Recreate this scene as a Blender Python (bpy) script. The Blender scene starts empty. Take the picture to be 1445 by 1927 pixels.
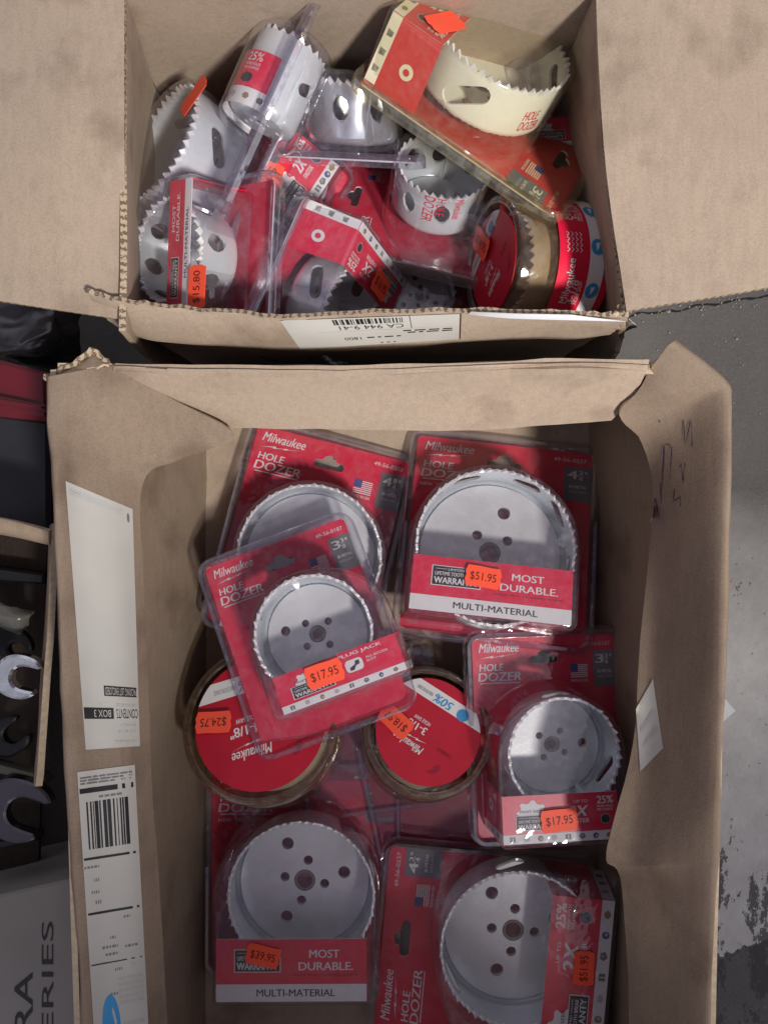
import bpy, math, random
from mathutils import Vector as V, Matrix as MX, noise as NZ
from mathutils.geometry import tessellate_polygon, delaunay_2d_cdt
from mathutils.bvhtree import BVHTree
random.seed(7)
S = bpy.context.scene
C = S.collection
MM = .001
# ------------------------------------------------------------------ camera, world, lamps
CAMH, FPX = 580.0, 1397.0           # lens height above the box floors (mm), focal length in photo pixels
cam = bpy.data.objects.new('camera', bpy.data.cameras.new('camera')); C.objects.link(cam)
cam.location = (0, 0, CAMH*MM)
cam.data.sensor_fit = 'VERTICAL'; cam.data.sensor_height = 24; cam.data.lens = FPX/1927*24
cam.data.clip_start = .01; cam.data.clip_end = 50
S.camera = cam
wd = bpy.data.worlds.new('World'); S.world = wd; wd.use_nodes = True
bg = wd.node_tree.nodes['Background']; bg.inputs[1].default_value = .33
wt = wd.node_tree; tcw = wt.nodes.new('ShaderNodeTexCoord'); nw = wt.nodes.new('ShaderNodeTexNoise'); nw.inputs['Scale'].default_value = 1.5; nw.inputs['Detail'].default_value = 2; wt.links.new(tcw.outputs['Generated'], nw.inputs[0])
rw = wt.nodes.new('ShaderNodeValToRGB'); rw.color_ramp.elements[0].position = .38; rw.color_ramp.elements[0].color = (.30, .24, .36, 1); rw.color_ramp.elements[1].position = .64; rw.color_ramp.elements[1].color = (2.3, 2.3, 2.5, 1)   # a dim room: dark corners, paler patches
wt.links.new(nw.outputs[0], rw.inputs[0]); wt.links.new(rw.outputs[0], bg.inputs[0])
l_ = bpy.data.lights.new('key_lamp', 'SPOT'); l_.energy = 300; l_.shadow_soft_size = .13; l_.spot_size = math.radians(23.5); l_.spot_blend = 1; l_.color = (1, .94, .86)
lo_ = bpy.data.objects.new('key_lamp', l_); C.objects.link(lo_); lo_.location = (.95, -1.15, 2.1); lo_.rotation_euler = (V((.01, .24, .1))-V(lo_.location)).to_track_quat('-Z', 'Y').to_euler()
S.view_settings.view_transform = 'Standard'; S.view_settings.look = 'None'
S.view_settings.exposure = .08; S.view_settings.gamma = 1; S.view_settings.use_curve_mapping = False
S.cycles.transparent_max_bounces = 32; S.cycles.max_bounces = 10; S.cycles.use_denoising = True
S.cycles.caustics_reflective = False; S.cycles.caustics_refractive = False

# ------------------------------------------------------------------ helpers
def P(u, v, z):                      # a spot in the photo at height z (mm) -> world mm
    k = (CAMH-z)/FPX
    return V(((u-722.5)*k, (963.5-v)*k, z))
CAM = V((0, 0, CAMH))
def ray(u, v): return (P(u, v, 0)-CAM).normalized()
def lin(r, g, b):
    f = lambda c: c/12.92 if c <= .04045 else ((c+.055)/1.055)**2.4
    return (f(r/255), f(g/255), f(b/255), 1)
def mat(name, col, rough=.5, metal=0, spec=.5, noise=0, nscale=60, bump=0, bscale=200, coat=0, col2=None):
    m = bpy.data.materials.new(name); m.use_nodes = True; nt = m.node_tree; b = nt.nodes['Principled BSDF']
    b.inputs['Base Color'].default_value = (*col[:3], 1); b.inputs['Roughness'].default_value = rough
    b.inputs['Metallic'].default_value = metal; b.inputs['Specular IOR Level'].default_value = spec
    b.inputs['Coat Weight'].default_value = coat; b.inputs['Coat Roughness'].default_value = .15
    tc = nt.nodes.new('ShaderNodeTexCoord')
    if noise:
        n = nt.nodes.new('ShaderNodeTexNoise'); n.inputs['Scale'].default_value = nscale; n.inputs['Detail'].default_value = 5
        nt.links.new(tc.outputs['Object'], n.inputs['Vector'])
        r = nt.nodes.new('ShaderNodeValToRGB'); c2 = col2 or [c*(1-noise) for c in col[:3]]
        r.color_ramp.elements[0].position = .3; r.color_ramp.elements[1].position = .7
        r.color_ramp.elements[0].color = (*c2[:3], 1); r.color_ramp.elements[1].color = (*col[:3], 1)
        nt.links.new(n.outputs['Fac'], r.inputs[0]); nt.links.new(r.outputs[0], b.inputs['Base Color'])
    if bump:
        n = nt.nodes.new('ShaderNodeTexNoise'); n.inputs['Scale'].default_value = bscale; n.inputs['Detail'].default_value = 4
        nt.links.new(tc.outputs['Object'], n.inputs['Vector'])
        k = nt.nodes.new('ShaderNodeBump'); k.inputs['Strength'].default_value = bump; k.inputs['Distance'].default_value = .001
        nt.links.new(n.outputs['Fac'], k.inputs['Height']); nt.links.new(k.outputs[0], b.inputs['Normal'])
    return m
def clear(name, tint, haze, hcol, rough=.07, base=.05):
    m = bpy.data.materials.new(name); m.use_nodes = True; nt = m.node_tree; N = nt.nodes; L = nt.links
    N.remove(N['Principled BSDF']); out = N['Material Output']
    lw = N.new('ShaderNodeLayerWeight'); lw.inputs['Blend'].default_value = .5
    pw = N.new('ShaderNodeMath'); pw.operation = 'POWER'; pw.inputs[1].default_value = 3.7; L.new(lw.outputs['Facing'], pw.inputs[0])
    ma = N.new('ShaderNodeMath'); ma.operation = 'MULTIPLY_ADD'; ma.inputs[1].default_value = .75; ma.inputs[2].default_value = base; ma.use_clamp = True
    L.new(pw.outputs[0], ma.inputs[0])
    t = N.new('ShaderNodeBsdfTransparent'); t.inputs[0].default_value = (*tint, 1)
    d = N.new('ShaderNodeBsdfDiffuse'); d.inputs[0].default_value = (*hcol, 1)
    g = N.new('ShaderNodeBsdfGlossy'); g.inputs['Roughness'].default_value = rough; g.inputs[0].default_value = (1, 1, 1, 1)
    tc = N.new('ShaderNodeTexCoord'); n = N.new('ShaderNodeTexNoise'); n.inputs['Scale'].default_value = 38; n.inputs['Detail'].default_value = 3; L.new(tc.outputs['Object'], n.inputs['Vector'])
    k = N.new('ShaderNodeBump'); k.inputs['Strength'].default_value = .8; k.inputs['Distance'].default_value = .002; L.new(n.outputs['Fac'], k.inputs['Height'])
    L.new(k.outputs[0], g.inputs['Normal'])
    n3 = N.new('ShaderNodeTexNoise'); n3.inputs['Scale'].default_value = 120; n3.inputs['Detail'].default_value = 6; n3.inputs['Roughness'].default_value = .75; L.new(tc.outputs['Object'], n3.inputs['Vector'])
    hp = N.new('ShaderNodeMath'); hp.operation = 'POWER'; hp.inputs[1].default_value = 2.5; L.new(n3.outputs['Fac'], hp.inputs[0])
    hm = N.new('ShaderNodeMath'); hm.operation = 'MULTIPLY'; hm.inputs[1].default_value = haze*5.5; L.new(hp.outputs[0], hm.inputs[0])
    a = N.new('ShaderNodeMixShader'); L.new(hm.outputs[0], a.inputs[0]); L.new(t.outputs[0], a.inputs[1]); L.new(d.outputs[0], a.inputs[2])
    b = N.new('ShaderNodeMixShader'); L.new(ma.outputs[0], b.inputs[0]); L.new(a.outputs[0], b.inputs[1]); L.new(g.outputs[0], b.inputs[2])
    L.new(b.outputs[0], out.inputs[0]); return m
def cardboard(name, col, dark):
    m = mat(name, col, .85, 0, .2, .0); nt = m.node_tree; N = nt.nodes; L = nt.links; b = N['Principled BSDF']
    tc = N.new('ShaderNodeTexCoord')
    def nz(scale, det, st=(1, 1, 1)):
        mp = N.new('ShaderNodeMapping'); mp.inputs['Scale'].default_value = st; L.new(tc.outputs['Object'], mp.inputs[0])
        n = N.new('ShaderNodeTexNoise'); n.inputs['Scale'].default_value = scale; n.inputs['Detail'].default_value = det; L.new(mp.outputs[0], n.inputs[0]); return n
    big, fine, fib = nz(14, 4), nz(900, 3), nz(260, 3, (1, .25, 1))
    r = N.new('ShaderNodeValToRGB'); r.color_ramp.elements[0].position = .25; r.color_ramp.elements[1].position = .75
    r.color_ramp.elements[0].color = (*dark, 1); r.color_ramp.elements[1].color = (*col, 1)
    s1 = N.new('ShaderNodeMath'); s1.operation = 'MULTIPLY_ADD'; s1.inputs[1].default_value = .6; L.new(fine.outputs[0], s1.inputs[0])
    s2 = N.new('ShaderNodeMath'); s2.operation = 'MULTIPLY_ADD'; s2.inputs[1].default_value = .35; L.new(fib.outputs[0], s2.inputs[0])
    s3 = N.new('ShaderNodeMath'); s3.operation = 'MULTIPLY'; s3.inputs[1].default_value = .35; L.new(big.outputs[0], s3.inputs[0])
    L.new(s3.outputs[0], s2.inputs[2]); L.new(s2.outputs[0], s1.inputs[2]); L.new(s1.outputs[0], r.inputs[0]); L.new(r.outputs[0], b.inputs['Base Color'])
    sm = nz(22, 6); rs = N.new('ShaderNodeValToRGB'); rs.color_ramp.elements[0].position = .28; rs.color_ramp.elements[0].color = (.62, .58, .56, 1); rs.color_ramp.elements[1].position = .46; rs.color_ramp.elements[1].color = (1, 1, 1, 1); L.new(sm.outputs[0], rs.inputs[0])
    mu = N.new('ShaderNodeMix'); mu.data_type = 'RGBA'; mu.blend_type = 'MULTIPLY'; mu.inputs[0].default_value = .8; L.new(r.outputs[0], mu.inputs[6]); L.new(rs.outputs[0], mu.inputs[7]); L.new(mu.outputs[2], b.inputs['Base Color'])
    big2 = nz(30, 5); s4 = N.new('ShaderNodeMath'); s4.operation = 'MULTIPLY_ADD'; s4.inputs[1].default_value = .7; L.new(big2.outputs[0], s4.inputs[0]); L.new(s1.outputs[0], s4.inputs[2])
    k = N.new('ShaderNodeBump'); k.inputs['Strength'].default_value = .2; k.inputs['Distance'].default_value = .001
    L.new(s4.outputs[0], k.inputs['Height']); L.new(k.outputs[0], b.inputs['Normal'])
    return m
def fluted(name, axis):
    m = mat(name, (.4, .3, .2), .9, 0, .1); nt = m.node_tree; N = nt.nodes; L = nt.links
    tc = N.new('ShaderNodeTexCoord'); w = N.new('ShaderNodeTexWave'); w.bands_direction = axis; w.inputs['Scale'].default_value = 75; w.inputs['Distortion'].default_value = 5; w.inputs['Detail Scale'].default_value = 9; w.inputs['Detail'].default_value = 4
    L.new(tc.outputs['Object'], w.inputs[0]); r = N.new('ShaderNodeValToRGB')
    r.color_ramp.elements[0].position = .25; r.color_ramp.elements[0].color = (.16, .115, .08, 1); r.color_ramp.elements[1].position = .5; r.color_ramp.elements[1].color = (.46, .37, .27, 1)
    L.new(w.outputs[0], r.inputs[0]); L.new(r.outputs[0], N['Principled BSDF'].inputs['Base Color']); return m

RED = mat('printed_red', (.78, .010, .055), .34, 0, .5, .12, 30, coat=.25)
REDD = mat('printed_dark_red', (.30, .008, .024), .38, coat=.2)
REDT = mat('printed_lid_red', (.56, .010, .034), .42, 0, .5, .2, 40)
REDF = mat('printed_faded_red', (.60, .035, .035), .4, coat=.2)
WHITE = mat('print_white', (.78, .78, .78), .45)
CREAM = mat('print_cream', (.74, .70, .54), .45)
BLACK = mat('print_black', (.015, .015, .018), .45)
GREY = mat('print_grey', (.16, .165, .17), .4)
GREYL = mat('print_light_grey', (.45, .46, .47), .45)
BLUE = mat('print_blue', (.04, .06, .24), .45)
CYAN = mat('print_sky_blue', (.05, .30, .62), .45)
BROWN = mat('print_brown', (.30, .2, .08), .5)
GREEN = mat('print_green_grey', (.14, .18, .14), .5)
ORANGE = mat('fluorescent_orange_paper', (1.0, .11, .055), .5, 0, .3)
INK = mat('stamp_ink', (.10, .012, .012), .6)
STEEL = mat('zinc_grey_steel', (.82, .88, .93), .27, .5, .5, .2, 28, .05, 300)
PLATE = mat('zinc_grey_disc', (.90, .93, .94), .28, .3, .5, .16, 45, .04, 400)
STEELW = mat('white_painted_steel', (.68, .73, .76), .30, .12, .5, .12, 40)
STEELC = mat('creamy_painted_steel', (.82, .82, .74), .34, 0, .5, .05, 50)
CHROME = mat('polished_chrome', (.72, .75, .80), .13, 1, .5, .3, 40, .3, 35)
STEELG = mat('glossy_silver_steel', (.78, .82, .88), .15, .75, .5, .05, 50, .15, 40)
TOOTH = mat('ground_tooth_steel', (.92, .93, .95), .3, .25)
CLEAR = clear('clear_plastic', (.95, .94, .965), .06, (.62, .58, .72), .045, .09)
CLEARE = clear('clear_plastic_edge', (.88, .86, .92), .07, (.62, .57, .74), .06, .2)
CLEARY = clear('yellowed_plastic', (.95, .94, .86), .05, (.7, .66, .5))
CLEARYE = clear('yellowed_plastic_edge', (.88, .84, .66), .12, (.66, .6, .42), .1, .1)
CLEARB = clear('smoky_plastic', (.70, .60, .48), .22, (.24, .17, .11), .09, .07)
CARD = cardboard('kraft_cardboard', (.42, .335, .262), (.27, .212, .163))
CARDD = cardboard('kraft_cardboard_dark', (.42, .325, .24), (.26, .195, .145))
CARDFS = cardboard('kraft_shaded_flap', (.27, .205, .155), (.16, .122, .092))  # same kraft, colour darkened to carry the shade on the tucked side flaps
CARDWS = cardboard('kraft_shaded_wall', (.30, .228, .17), (.18, .137, .102))  # darker kraft copy: shade of the lower box walls put into the colour
FLX = fluted('corrugated_edge_x', 'X'); FLY = fluted('corrugated_edge_y', 'Y')
CARDE = mat('cardboard_fold_edge', (.58, .47, .34), .9, 0, .1, .25, 300)
PAPER = mat('label_paper', (.50, .49, .46), .6, 0, .3, .06, 40)
PEN = mat('pen_ink', (.05, .025, .07), .6)

class MB:
    def __init__(s): s.v = []; s.f = []; s.m = []; s.s = []; s.mats = []; s.T = None
    def add(s, vs, fs, m, smooth=False, T=None):
        o = len(s.v); T = T or s.T
        for p in vs:
            p = V(p)
            s.v.append(T @ p if T else p)
        if m not in s.mats: s.mats.append(m)
        k = s.mats.index(m)
        for f in fs: s.f.append([o+i for i in f]); s.m.append(k); s.s.append(smooth)
    def poly(s, pts, m, z=None, T=None):
        if z is not None: pts = [(p[0], p[1], z) for p in pts]
        s.add(pts, [list(range(len(pts)))], m, False, T)
    def rect(s, x0, y0, x1, y1, z, m): s.poly([(x0, y0), (x1, y0), (x1, y1), (x0, y1)], m, z)
    def flat(s, outer, holes, z, m):
        vs, t = tess(outer, holes); s.add([(p[0], p[1], z) for p in vs], t, m)
    def plate(s, outer, holes, z0, z1, m, mside=None):
        vs, t = tess(outer, holes)
        s.add([(p[0], p[1], z1) for p in vs], t, m); s.add([(p[0], p[1], z0) for p in vs], [q[::-1] for q in t], mside or m)
        for lp in [outer]+list(holes):
            n = len(lp); s.add([(p[0], p[1], z0) for p in lp]+[(p[0], p[1], z1) for p in lp], [(i, (i+1) % n, n+(i+1) % n, n+i) for i in range(n)], mside or m)
    def loft(s, rings, m, closed=True, smooth=True):
        n = len(rings[0]); vs = [p for r in rings for p in r]; fs = []
        for a in range(len(rings)-1):
            for i in range(n if closed else n-1):
                j = (i+1) % n; fs.append((a*n+i, a*n+j, (a+1)*n+j, (a+1)*n+i))
        s.add(vs, fs, m, smooth)
    def text(s, txt, x, y, w, h, z, m, bold=.02, shear=0, rot=0, fn=None):   # fitted to a w x h box whose lower-left corner is x,y
        vs, fs = text2d(txt, 0, shear)
        c, sn = math.cos(math.radians(rot)), math.sin(math.radians(rot))
        pts = [(x+(p[0]*w)*c-(p[1]*h)*sn, y+(p[0]*w)*sn+(p[1]*h)*c, z) for p in vs]
        if fn: pts = [fn(p) for p in pts]
        s.add(pts, fs, m)
        if not fn and bold > .008:       # heavier strokes: shifted repeats just above
            for k, dz in ((1.0, .02), (-1.0, .04)):
                e = k*bold*h; s.add([(p[0]+e*c, p[1]+e*sn, p[2]+dz) for p in pts], fs, m)
    def build(s, name, parent=None, sharp=40):
        me = bpy.data.meshes.new(name); me.from_pydata([tuple(p*MM) for p in s.v], [], s.f)
        for m in s.mats: me.materials.append(m)
        me.polygons.foreach_set('material_index', s.m); me.polygons.foreach_set('use_smooth', s.s); me.update()
        if any(s.s): me.set_sharp_from_angle(angle=math.radians(sharp))
        o = bpy.data.objects.new(name, me); C.objects.link(o)
        if parent: o.parent = parent
        return o
_tx = {}
def text2d(txt, bold, shear):
    k = (txt, bold, shear)
    if k in _tx: return _tx[k]
    c = bpy.data.curves.new('t', 'FONT'); c.body = txt; c.offset = bold; c.shear = shear; c.resolution_u = 3; c.fill_mode = 'FRONT'
    o = bpy.data.objects.new('t', c); C.objects.link(o); bpy.context.view_layer.update()
    me = bpy.data.meshes.new_from_object(o.evaluated_get(bpy.context.evaluated_depsgraph_get()))
    vs = [(p.co.x, p.co.y) for p in me.vertices]; fs = [list(p.vertices) for p in me.polygons]
    bpy.data.objects.remove(o); bpy.data.curves.remove(c); bpy.data.meshes.remove(me)
    x0 = min(p[0] for p in vs); x1 = max(p[0] for p in vs); y0 = min(p[1] for p in vs); y1 = max(p[1] for p in vs)
    _tx[k] = ([((p[0]-x0)/(x1-x0), (p[1]-y0)/(y1-y0)) for p in vs], fs); return _tx[k]
def tess(outer, holes=()):
    loops = [[V((p[0], p[1], 0)) for p in lp] for lp in [outer]+list(holes)]
    vs = [p for lp in loops for p in lp]; out = []
    for a, b, c in tessellate_polygon(loops):
        n = (vs[b]-vs[a]).cross(vs[c]-vs[a]).z
        out.append((a, b, c) if n > 0 else (c, b, a))
    return vs, out
def rrect(x0, y0, x1, y1, r, n=5):
    pts = []
    for cx, cy, a in ((x1-r, y1-r, 0), (x0+r, y1-r, 90), (x0+r, y0+r, 180), (x1-r, y0+r, 270)):
        for i in range(n+1):
            t = math.radians(a+90*i/n); pts.append((cx+r*math.cos(t), cy+r*math.sin(t)))
    return pts
def circle(cx, cy, r, n=24, a0=0): return [(cx+r*math.cos(2*math.pi*i/n+a0), cy+r*math.sin(2*math.pi*i/n+a0)) for i in range(n)]
def stadium(cx, cy, w, h, rot=0, n=6):
    r = h/2; pts = []
    for sx, a in ((1, -90), (-1, 90)):
        for i in range(n+1):
            t = math.radians(a+180*i/n); pts.append((sx*(w/2-r)+r*math.cos(t), r*math.sin(t)))
    c, s = math.cos(rot), math.sin(rot)
    return [(cx+x*c-y*s, cy+x*s+y*c) for x, y in pts]
def offs(pts, d):                    # outward offset of a counter-clockwise outline
    n = len(pts); out = []
    for i in range(n):
        a, b, c = V(pts[i-1]), V(pts[i]), V(pts[(i+1) % n])
        e1 = (b-a); e2 = (c-b)
        if e1.length < 1e-6: e1 = e2
        if e2.length < 1e-6: e2 = e1
        n1 = V((e1.y, -e1.x)).normalized(); n2 = V((e2.y, -e2.x)).normalized(); k = n1+n2
        k = k/max(k.length_squared/2, .4) if k.length > 1e-6 else n1
        out.append((b.x+k.x*d, b.y+k.y*d))
    return out
def inside(p, poly):
    r = False; n = len(poly)
    for i in range(n):
        a, b = poly[i], poly[i-1]
        if (a[1] > p[1]) != (b[1] > p[1]) and p[0] < (b[0]-a[0])*(p[1]-a[1])/(b[1]-a[1])+a[0]: r = not r
    return r
def empty(name, label, cat, T, group=None):
    o = bpy.data.objects.new(name, None); C.objects.link(o); o.empty_display_size = .02
    m = T.copy(); m.translation = T.translation*MM; o.matrix_world = m
    o['label'] = label; o['category'] = cat
    if group: o['group'] = group
    return o
def tag(o, label=None, cat=None, group=None, kind=None):
    for k, x in (('label', label), ('category', cat), ('group', group), ('kind', kind)):
        if x: o[k] = x
    return o
def frame(origin, y, n):
    n = V(n).normalized(); x = V(y).cross(n).normalized(); y = n.cross(x)
    m = MX((x, y, n)).transposed().to_4x4(); m.translation = V(origin); return m
def lpx(T, u, v, zl):                # photo pixel -> point of the local plane z = zl
    I = T.inverted(); o = I @ CAM; d = I.to_3x3() @ ray(u, v); return o+d*((zl-o.z)/d.z)

# ------------------------------------------------------------------ corrugated sheets
def cat(a, b, c, d, t): return .5*((2*b)+(c-a)*t+(2*a-5*b+4*c-d)*t*t+(3*b-3*c+d-a)*t*t*t)
def resample(rows, su, sv, smooth=True):
    def line(pts, k):
        out = []
        for i in range(len(pts)-1):
            a, b, c, d = pts[max(i-1, 0)], pts[i], pts[i+1], pts[min(i+2, len(pts)-1)]
            for j in range(k):
                t = j/k; out.append(cat(a, b, c, d, t) if smooth else b.lerp(c, t))
        return out+[pts[-1]]
    g = [line(r, su) for r in rows]; cols = [line([r[i] for r in g], sv) for i in range(len(g[0]))]
    return [[cols[i][j] for i in range(len(cols))] for j in range(len(cols[0]))]
def sheet(name, parent, rows, m, em, thick=3.5, su=5, sv=6, wob=.8, flip=False, smooth=True, mback=None, sd=0, em2=None, rag=0):
    g = resample([[V(p) for p in r] for r in rows], su, sv, smooth); R, K = len(g), len(g[0])
    nr = [[None]*K for _ in range(R)]
    for j in range(R):
        for i in range(K):
            a = g[j][min(i+1, K-1)]-g[j][max(i-1, 0)]; b = g[min(j+1, R-1)][i]-g[max(j-1, 0)][i]; n = a.cross(b)
            n = n.normalized() if n.length > 1e-9 else V((0, 0, 1)); nr[j][i] = -n if flip else n
    A = []; B = []
    for j in range(R):
        for i in range(K):
            p = g[j][i]; q = p+nr[j][i]*wob*(NZ.noise(p*.018+V((sd, 0, 0)))*1.6+NZ.noise(p*.06+V((0, sd, 0)))*.6)
            if rag and (j in (0, R-1) or i in (0, K-1)): q += V((NZ.noise(p*.4), NZ.noise(p*.4+V((9, 0, 0))), NZ.noise(p*.5+V((0, 5, 0)))))*rag
            A.append(q); B.append(q-nr[j][i]*thick)
    mb = MB(); fs = [(j*K+i, j*K+i+1, (j+1)*K+i+1, (j+1)*K+i) for j in range(R-1) for i in range(K-1)]
    if flip: fs = [f[::-1] for f in fs]
    mb.add(A, fs, m, True); mb.add(B, [f[::-1] for f in fs], mback or m, True)
    n = R*K
    def rim(idx, mt):
        for a, b in zip(idx, idx[1:]): mb.add([A[a], A[b], B[b], B[a]], [(0, 1, 2, 3)], mt)
    rim([i for i in range(K)], em); rim([(R-1)*K+i for i in range(K)], em)
    rim([j*K for j in range(R)], em2 or em); rim([j*K+K-1 for j in range(R)], em2 or em)
    o = mb.build(name, parent, 50); bvh = BVHTree.FromPolygons(A, fs); return o, bvh
def onto(bvh, u, v, off=.5):
    d = ray(u, v); h = bvh.ray_cast(CAM, d)
    return (h[0] if h[0] else P(u, v, 140))-d*off
def decal(name, parent, bvh, quad, draw, off=.5, base=PAPER, n=14):
    # quad: photo corners TL,TR,BR,BL as the label reads; draw(mb, fn, level)
    q = [V((a, b, 0)) for a, b in quad]
    def fn(p, lv=0):
        s, t = p[0], p[1]; w = q[3].lerp(q[2], s).lerp(q[0].lerp(q[1], s), t); return onto(bvh, w.x, w.y, off+lv*.18)
    mb = MB(); m2 = n*2
    mb.add([fn((i/n, j/m2)) for j in range(m2+1) for i in range(n+1)], [(j*(n+1)+i, j*(n+1)+i+1, (j+1)*(n+1)+i+1, (j+1)*(n+1)+i) for j in range(m2) for i in range(n)], base, True)
    class D:
        def rect(s, x0, y0, x1, y1, m, lv=1, k=6):
            mb.add([fn((x0+(x1-x0)*i/k, y0+(y1-y0)*j/k), lv) for j in range(k+1) for i in range(k+1)], [(j*(k+1)+i, j*(k+1)+i+1, (j+1)*(k+1)+i+1, (j+1)*(k+1)+i) for j in range(k) for i in range(k)], m)
        def text(s, t, x, y, w, h, m, lv=1, bold=.0, shear=0): mb.text(t, x, y, w, h, 0, m, bold, shear, 0, lambda p: fn(p, lv))
        def bars(s, x0, y0, x1, y1, n, m, vert=True, lv=1):
            rnd = random.Random(n); a = 0; tot = 1.0
            while a < tot:
                wd_ = rnd.choice((.6, 1, 1.6, 2.2))/n; gp = rnd.choice((.5, .8, 1.3))/n
                b = min(a+wd_, tot)
                if vert: s.rect(x0+(x1-x0)*a, y0, x0+(x1-x0)*b, y1, m, lv, 2)
                else: s.rect(x0, y0+(y1-y0)*a, x1, y0+(y1-y0)*b, m, lv, 2)
                a = b+gp
        def lines(s, x0, y0, x1, y1, n, m, sd=1):
            rnd = random.Random(sd); h = (y1-y0)/n
            for i in range(n):
                x = x0
                while x < x1-.01:
                    l = rnd.uniform(.04, .13)*(x1-x0)*2; s.rect(x, y0+i*h, min(x+l, x1), y0+i*h+h*.55, m, 1, 1); x += l+.02
        def blot(s, pts, m, lv=1): mb.add([fn(p, lv) for p in pts], [list(range(len(pts)))], m)
    draw(D()); return mb.build(name, parent)

# ------------------------------------------------------------------ the packaged saws
def make_saw(parent, R, d, cx, cy, z0, ang=0, paint=STEEL, slots=(), holes=3, T=None, printed=None):
    """open cup with a toothed rim; the mouth looks along +z"""
    Lc = 2*math.pi*R; nt = max(20, int(Lc/5.6)); p = Lc/nt; g = d-3.4
    outer = [(Lc*k/72, 0) for k in range(73)]
    for i in range(nt, 0, -1):
        x = i*p; outer += [(x, g), (x-.15*p, g+.4), (x-.62*p, d-(i % 3)*.35), (x-.80*p, g+1)]
    outer.append((0, g))
    hl = [stadium((a % 360)/360*Lc, y, w, h, rot) for a, y, w, h, rot in slots]
    vs = [V(q) for q in outer]; ed = [(i, (i+1) % len(outer)) for i in range(len(outer))]
    for h in hl:
        o = len(vs); vs += [V(q) for q in h]; ed += [(o+i, o+(i+1) % len(h)) for i in range(len(h))]
    for i in range(1, 60):
        for y in (1.2, 2.6, 5, g*.45, g*.75, g*.95):
            q = (i/60*Lc+.13, y)
            if not any(inside(q, h) for h in hl): vs.append(V(q))
    ov, oe, of, *_ = delaunay_2d_cdt(vs, ed, [], 0, 1e-4)
    tr = []
    for f in of:
        c = sum((ov[i] for i in f), V((0, 0)))/len(f)
        if inside(c, outer) and not any(inside(c, h) for h in hl): tr.append(list(f))
    rf = 5.0
    def mp(q, dr):
        a = q.x/Lc*2*math.pi+math.radians(ang); r = R+dr
        if q.y < rf: r -= rf-math.sqrt(max(rf*rf-(rf-q.y)**2, 0))
        if q.y > g+.6: r += (1.0, -.3, .35)[int(q.x/p) % 3]*(q.y-g)/3.4
        return V((cx+r*math.cos(a), cy+r*math.sin(a), z0+q.y))
    mb = MB(); mb.T = T; o = [mp(q, 0) for q in ov]; i_ = [mp(q, -1.7) for q in ov]
    body = [f for f in tr if sum(ov[k].y for k in f)/3 < g-.2]; tth = [f for f in tr if sum(ov[k].y for k in f)/3 >= g-.2]
    for fs, m in ((body, paint), (tth, TOOTH)):
        mb.add(o, fs, m, True); mb.add(i_, [f[::-1] for f in fs], m, True)
    cnt = {}
    for f in tr:
        for a, b in zip(f, f[1:]+f[:1]): cnt[(a, b)] = cnt.get((a, b), 0)+1
    for (a, b) in cnt:
        if (b, a) not in cnt:
            m = TOOTH if max(ov[a].y, ov[b].y) > g-.1 else paint
            mb.add([o[a], o[b], i_[b], i_[a]], [(0, 1, 2, 3)], m)
    if printed:
        for txt, a, y, w, h, sh, *ax_ in printed:    # print on the wall, round it or along it
            if ax_:
                mb.text(txt, 0, 0, w, h, 0, RED, .03, sh, 0, lambda q: V((cx+(R+.25)*math.cos(math.radians(a+ang)+q[1]/R), cy+(R+.25)*math.sin(math.radians(a+ang)+q[1]/R), z0+y-q[0]))); continue
            mb.text(txt, 0, 0, w, h, 0, RED, .03, sh, 0, lambda q: V((cx+(R+.25)*math.cos(math.radians(a+ang)+q[0]/R), cy+(R+.25)*math.sin(math.radians(a+ang)+q[0]/R), z0+y+q[1])))
    wall = mb.build('hole_saw', parent, 55)
    b = MB(); b.T = T; Rb = R-rf+.1
    hs = [circle(0, 0, min(.15*R, 8), 28)]+[circle(.285*R*math.cos(t), .285*R*math.sin(t), .066*R, 16) for t in (math.radians(25+90*k) for k in range(4))]
    hs += [circle(.57*R*math.cos(t), .57*R*math.sin(t), .085*R, 18) for t in [math.radians(60+k*128) for k in range(holes)]]
    c, s = math.cos(math.radians(ang)), math.sin(math.radians(ang))
    rt = lambda lp: [(cx+x*c-y*s, cy+x*s+y*c) for x, y in lp]
    b.plate(rt(circle(0, 0, Rb, 60)), [rt(h) for h in hs], z0+.05, z0+3.2, PLATE if paint is STEEL else paint)
    ring = lambda r, z: [V((cx+r*math.cos(2*math.pi*i/28), cy+r*math.sin(2*math.pi*i/28), z)) for i in range(28)]
    rc = min(.15*R, 8); b.loft([ring(rc-.6, z0+.5), ring(rc-.6, z0+3.0), ring(rc-2.2, z0+3.0), ring(rc-2.2, z0+.5)], GREY)
    b.build('base_plate', wall)
    return wall

def slotset(kind, R, d):
    if kind == 'big':  return [(a, d*.52, 23, 11, r) for a, r in ((20, .5), (52, -.35), (100, .35), (133, -.5), (210, .4), (245, -.4), (300, .4), (335, -.3))]
    if kind == 'few':  return [(35, d*.45, 24, 8, .45), (150, d*.45, 24, 8, .45), (270, d*.45, 24, 8, .45)]
    if kind == 'ess':  return [(60, d*.42, 30, 10, .55), (180, d*.5, 22, 9, .3), (300, d*.5, 22, 9, .3)]
    if kind == 'oval': return [(a, d*.5, 11, 15, .2) for a in range(10, 360, 45)]
    return [(320, d*.45, 16, 7, .3), (215, d*.45, 16, 7, .3)]

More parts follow.
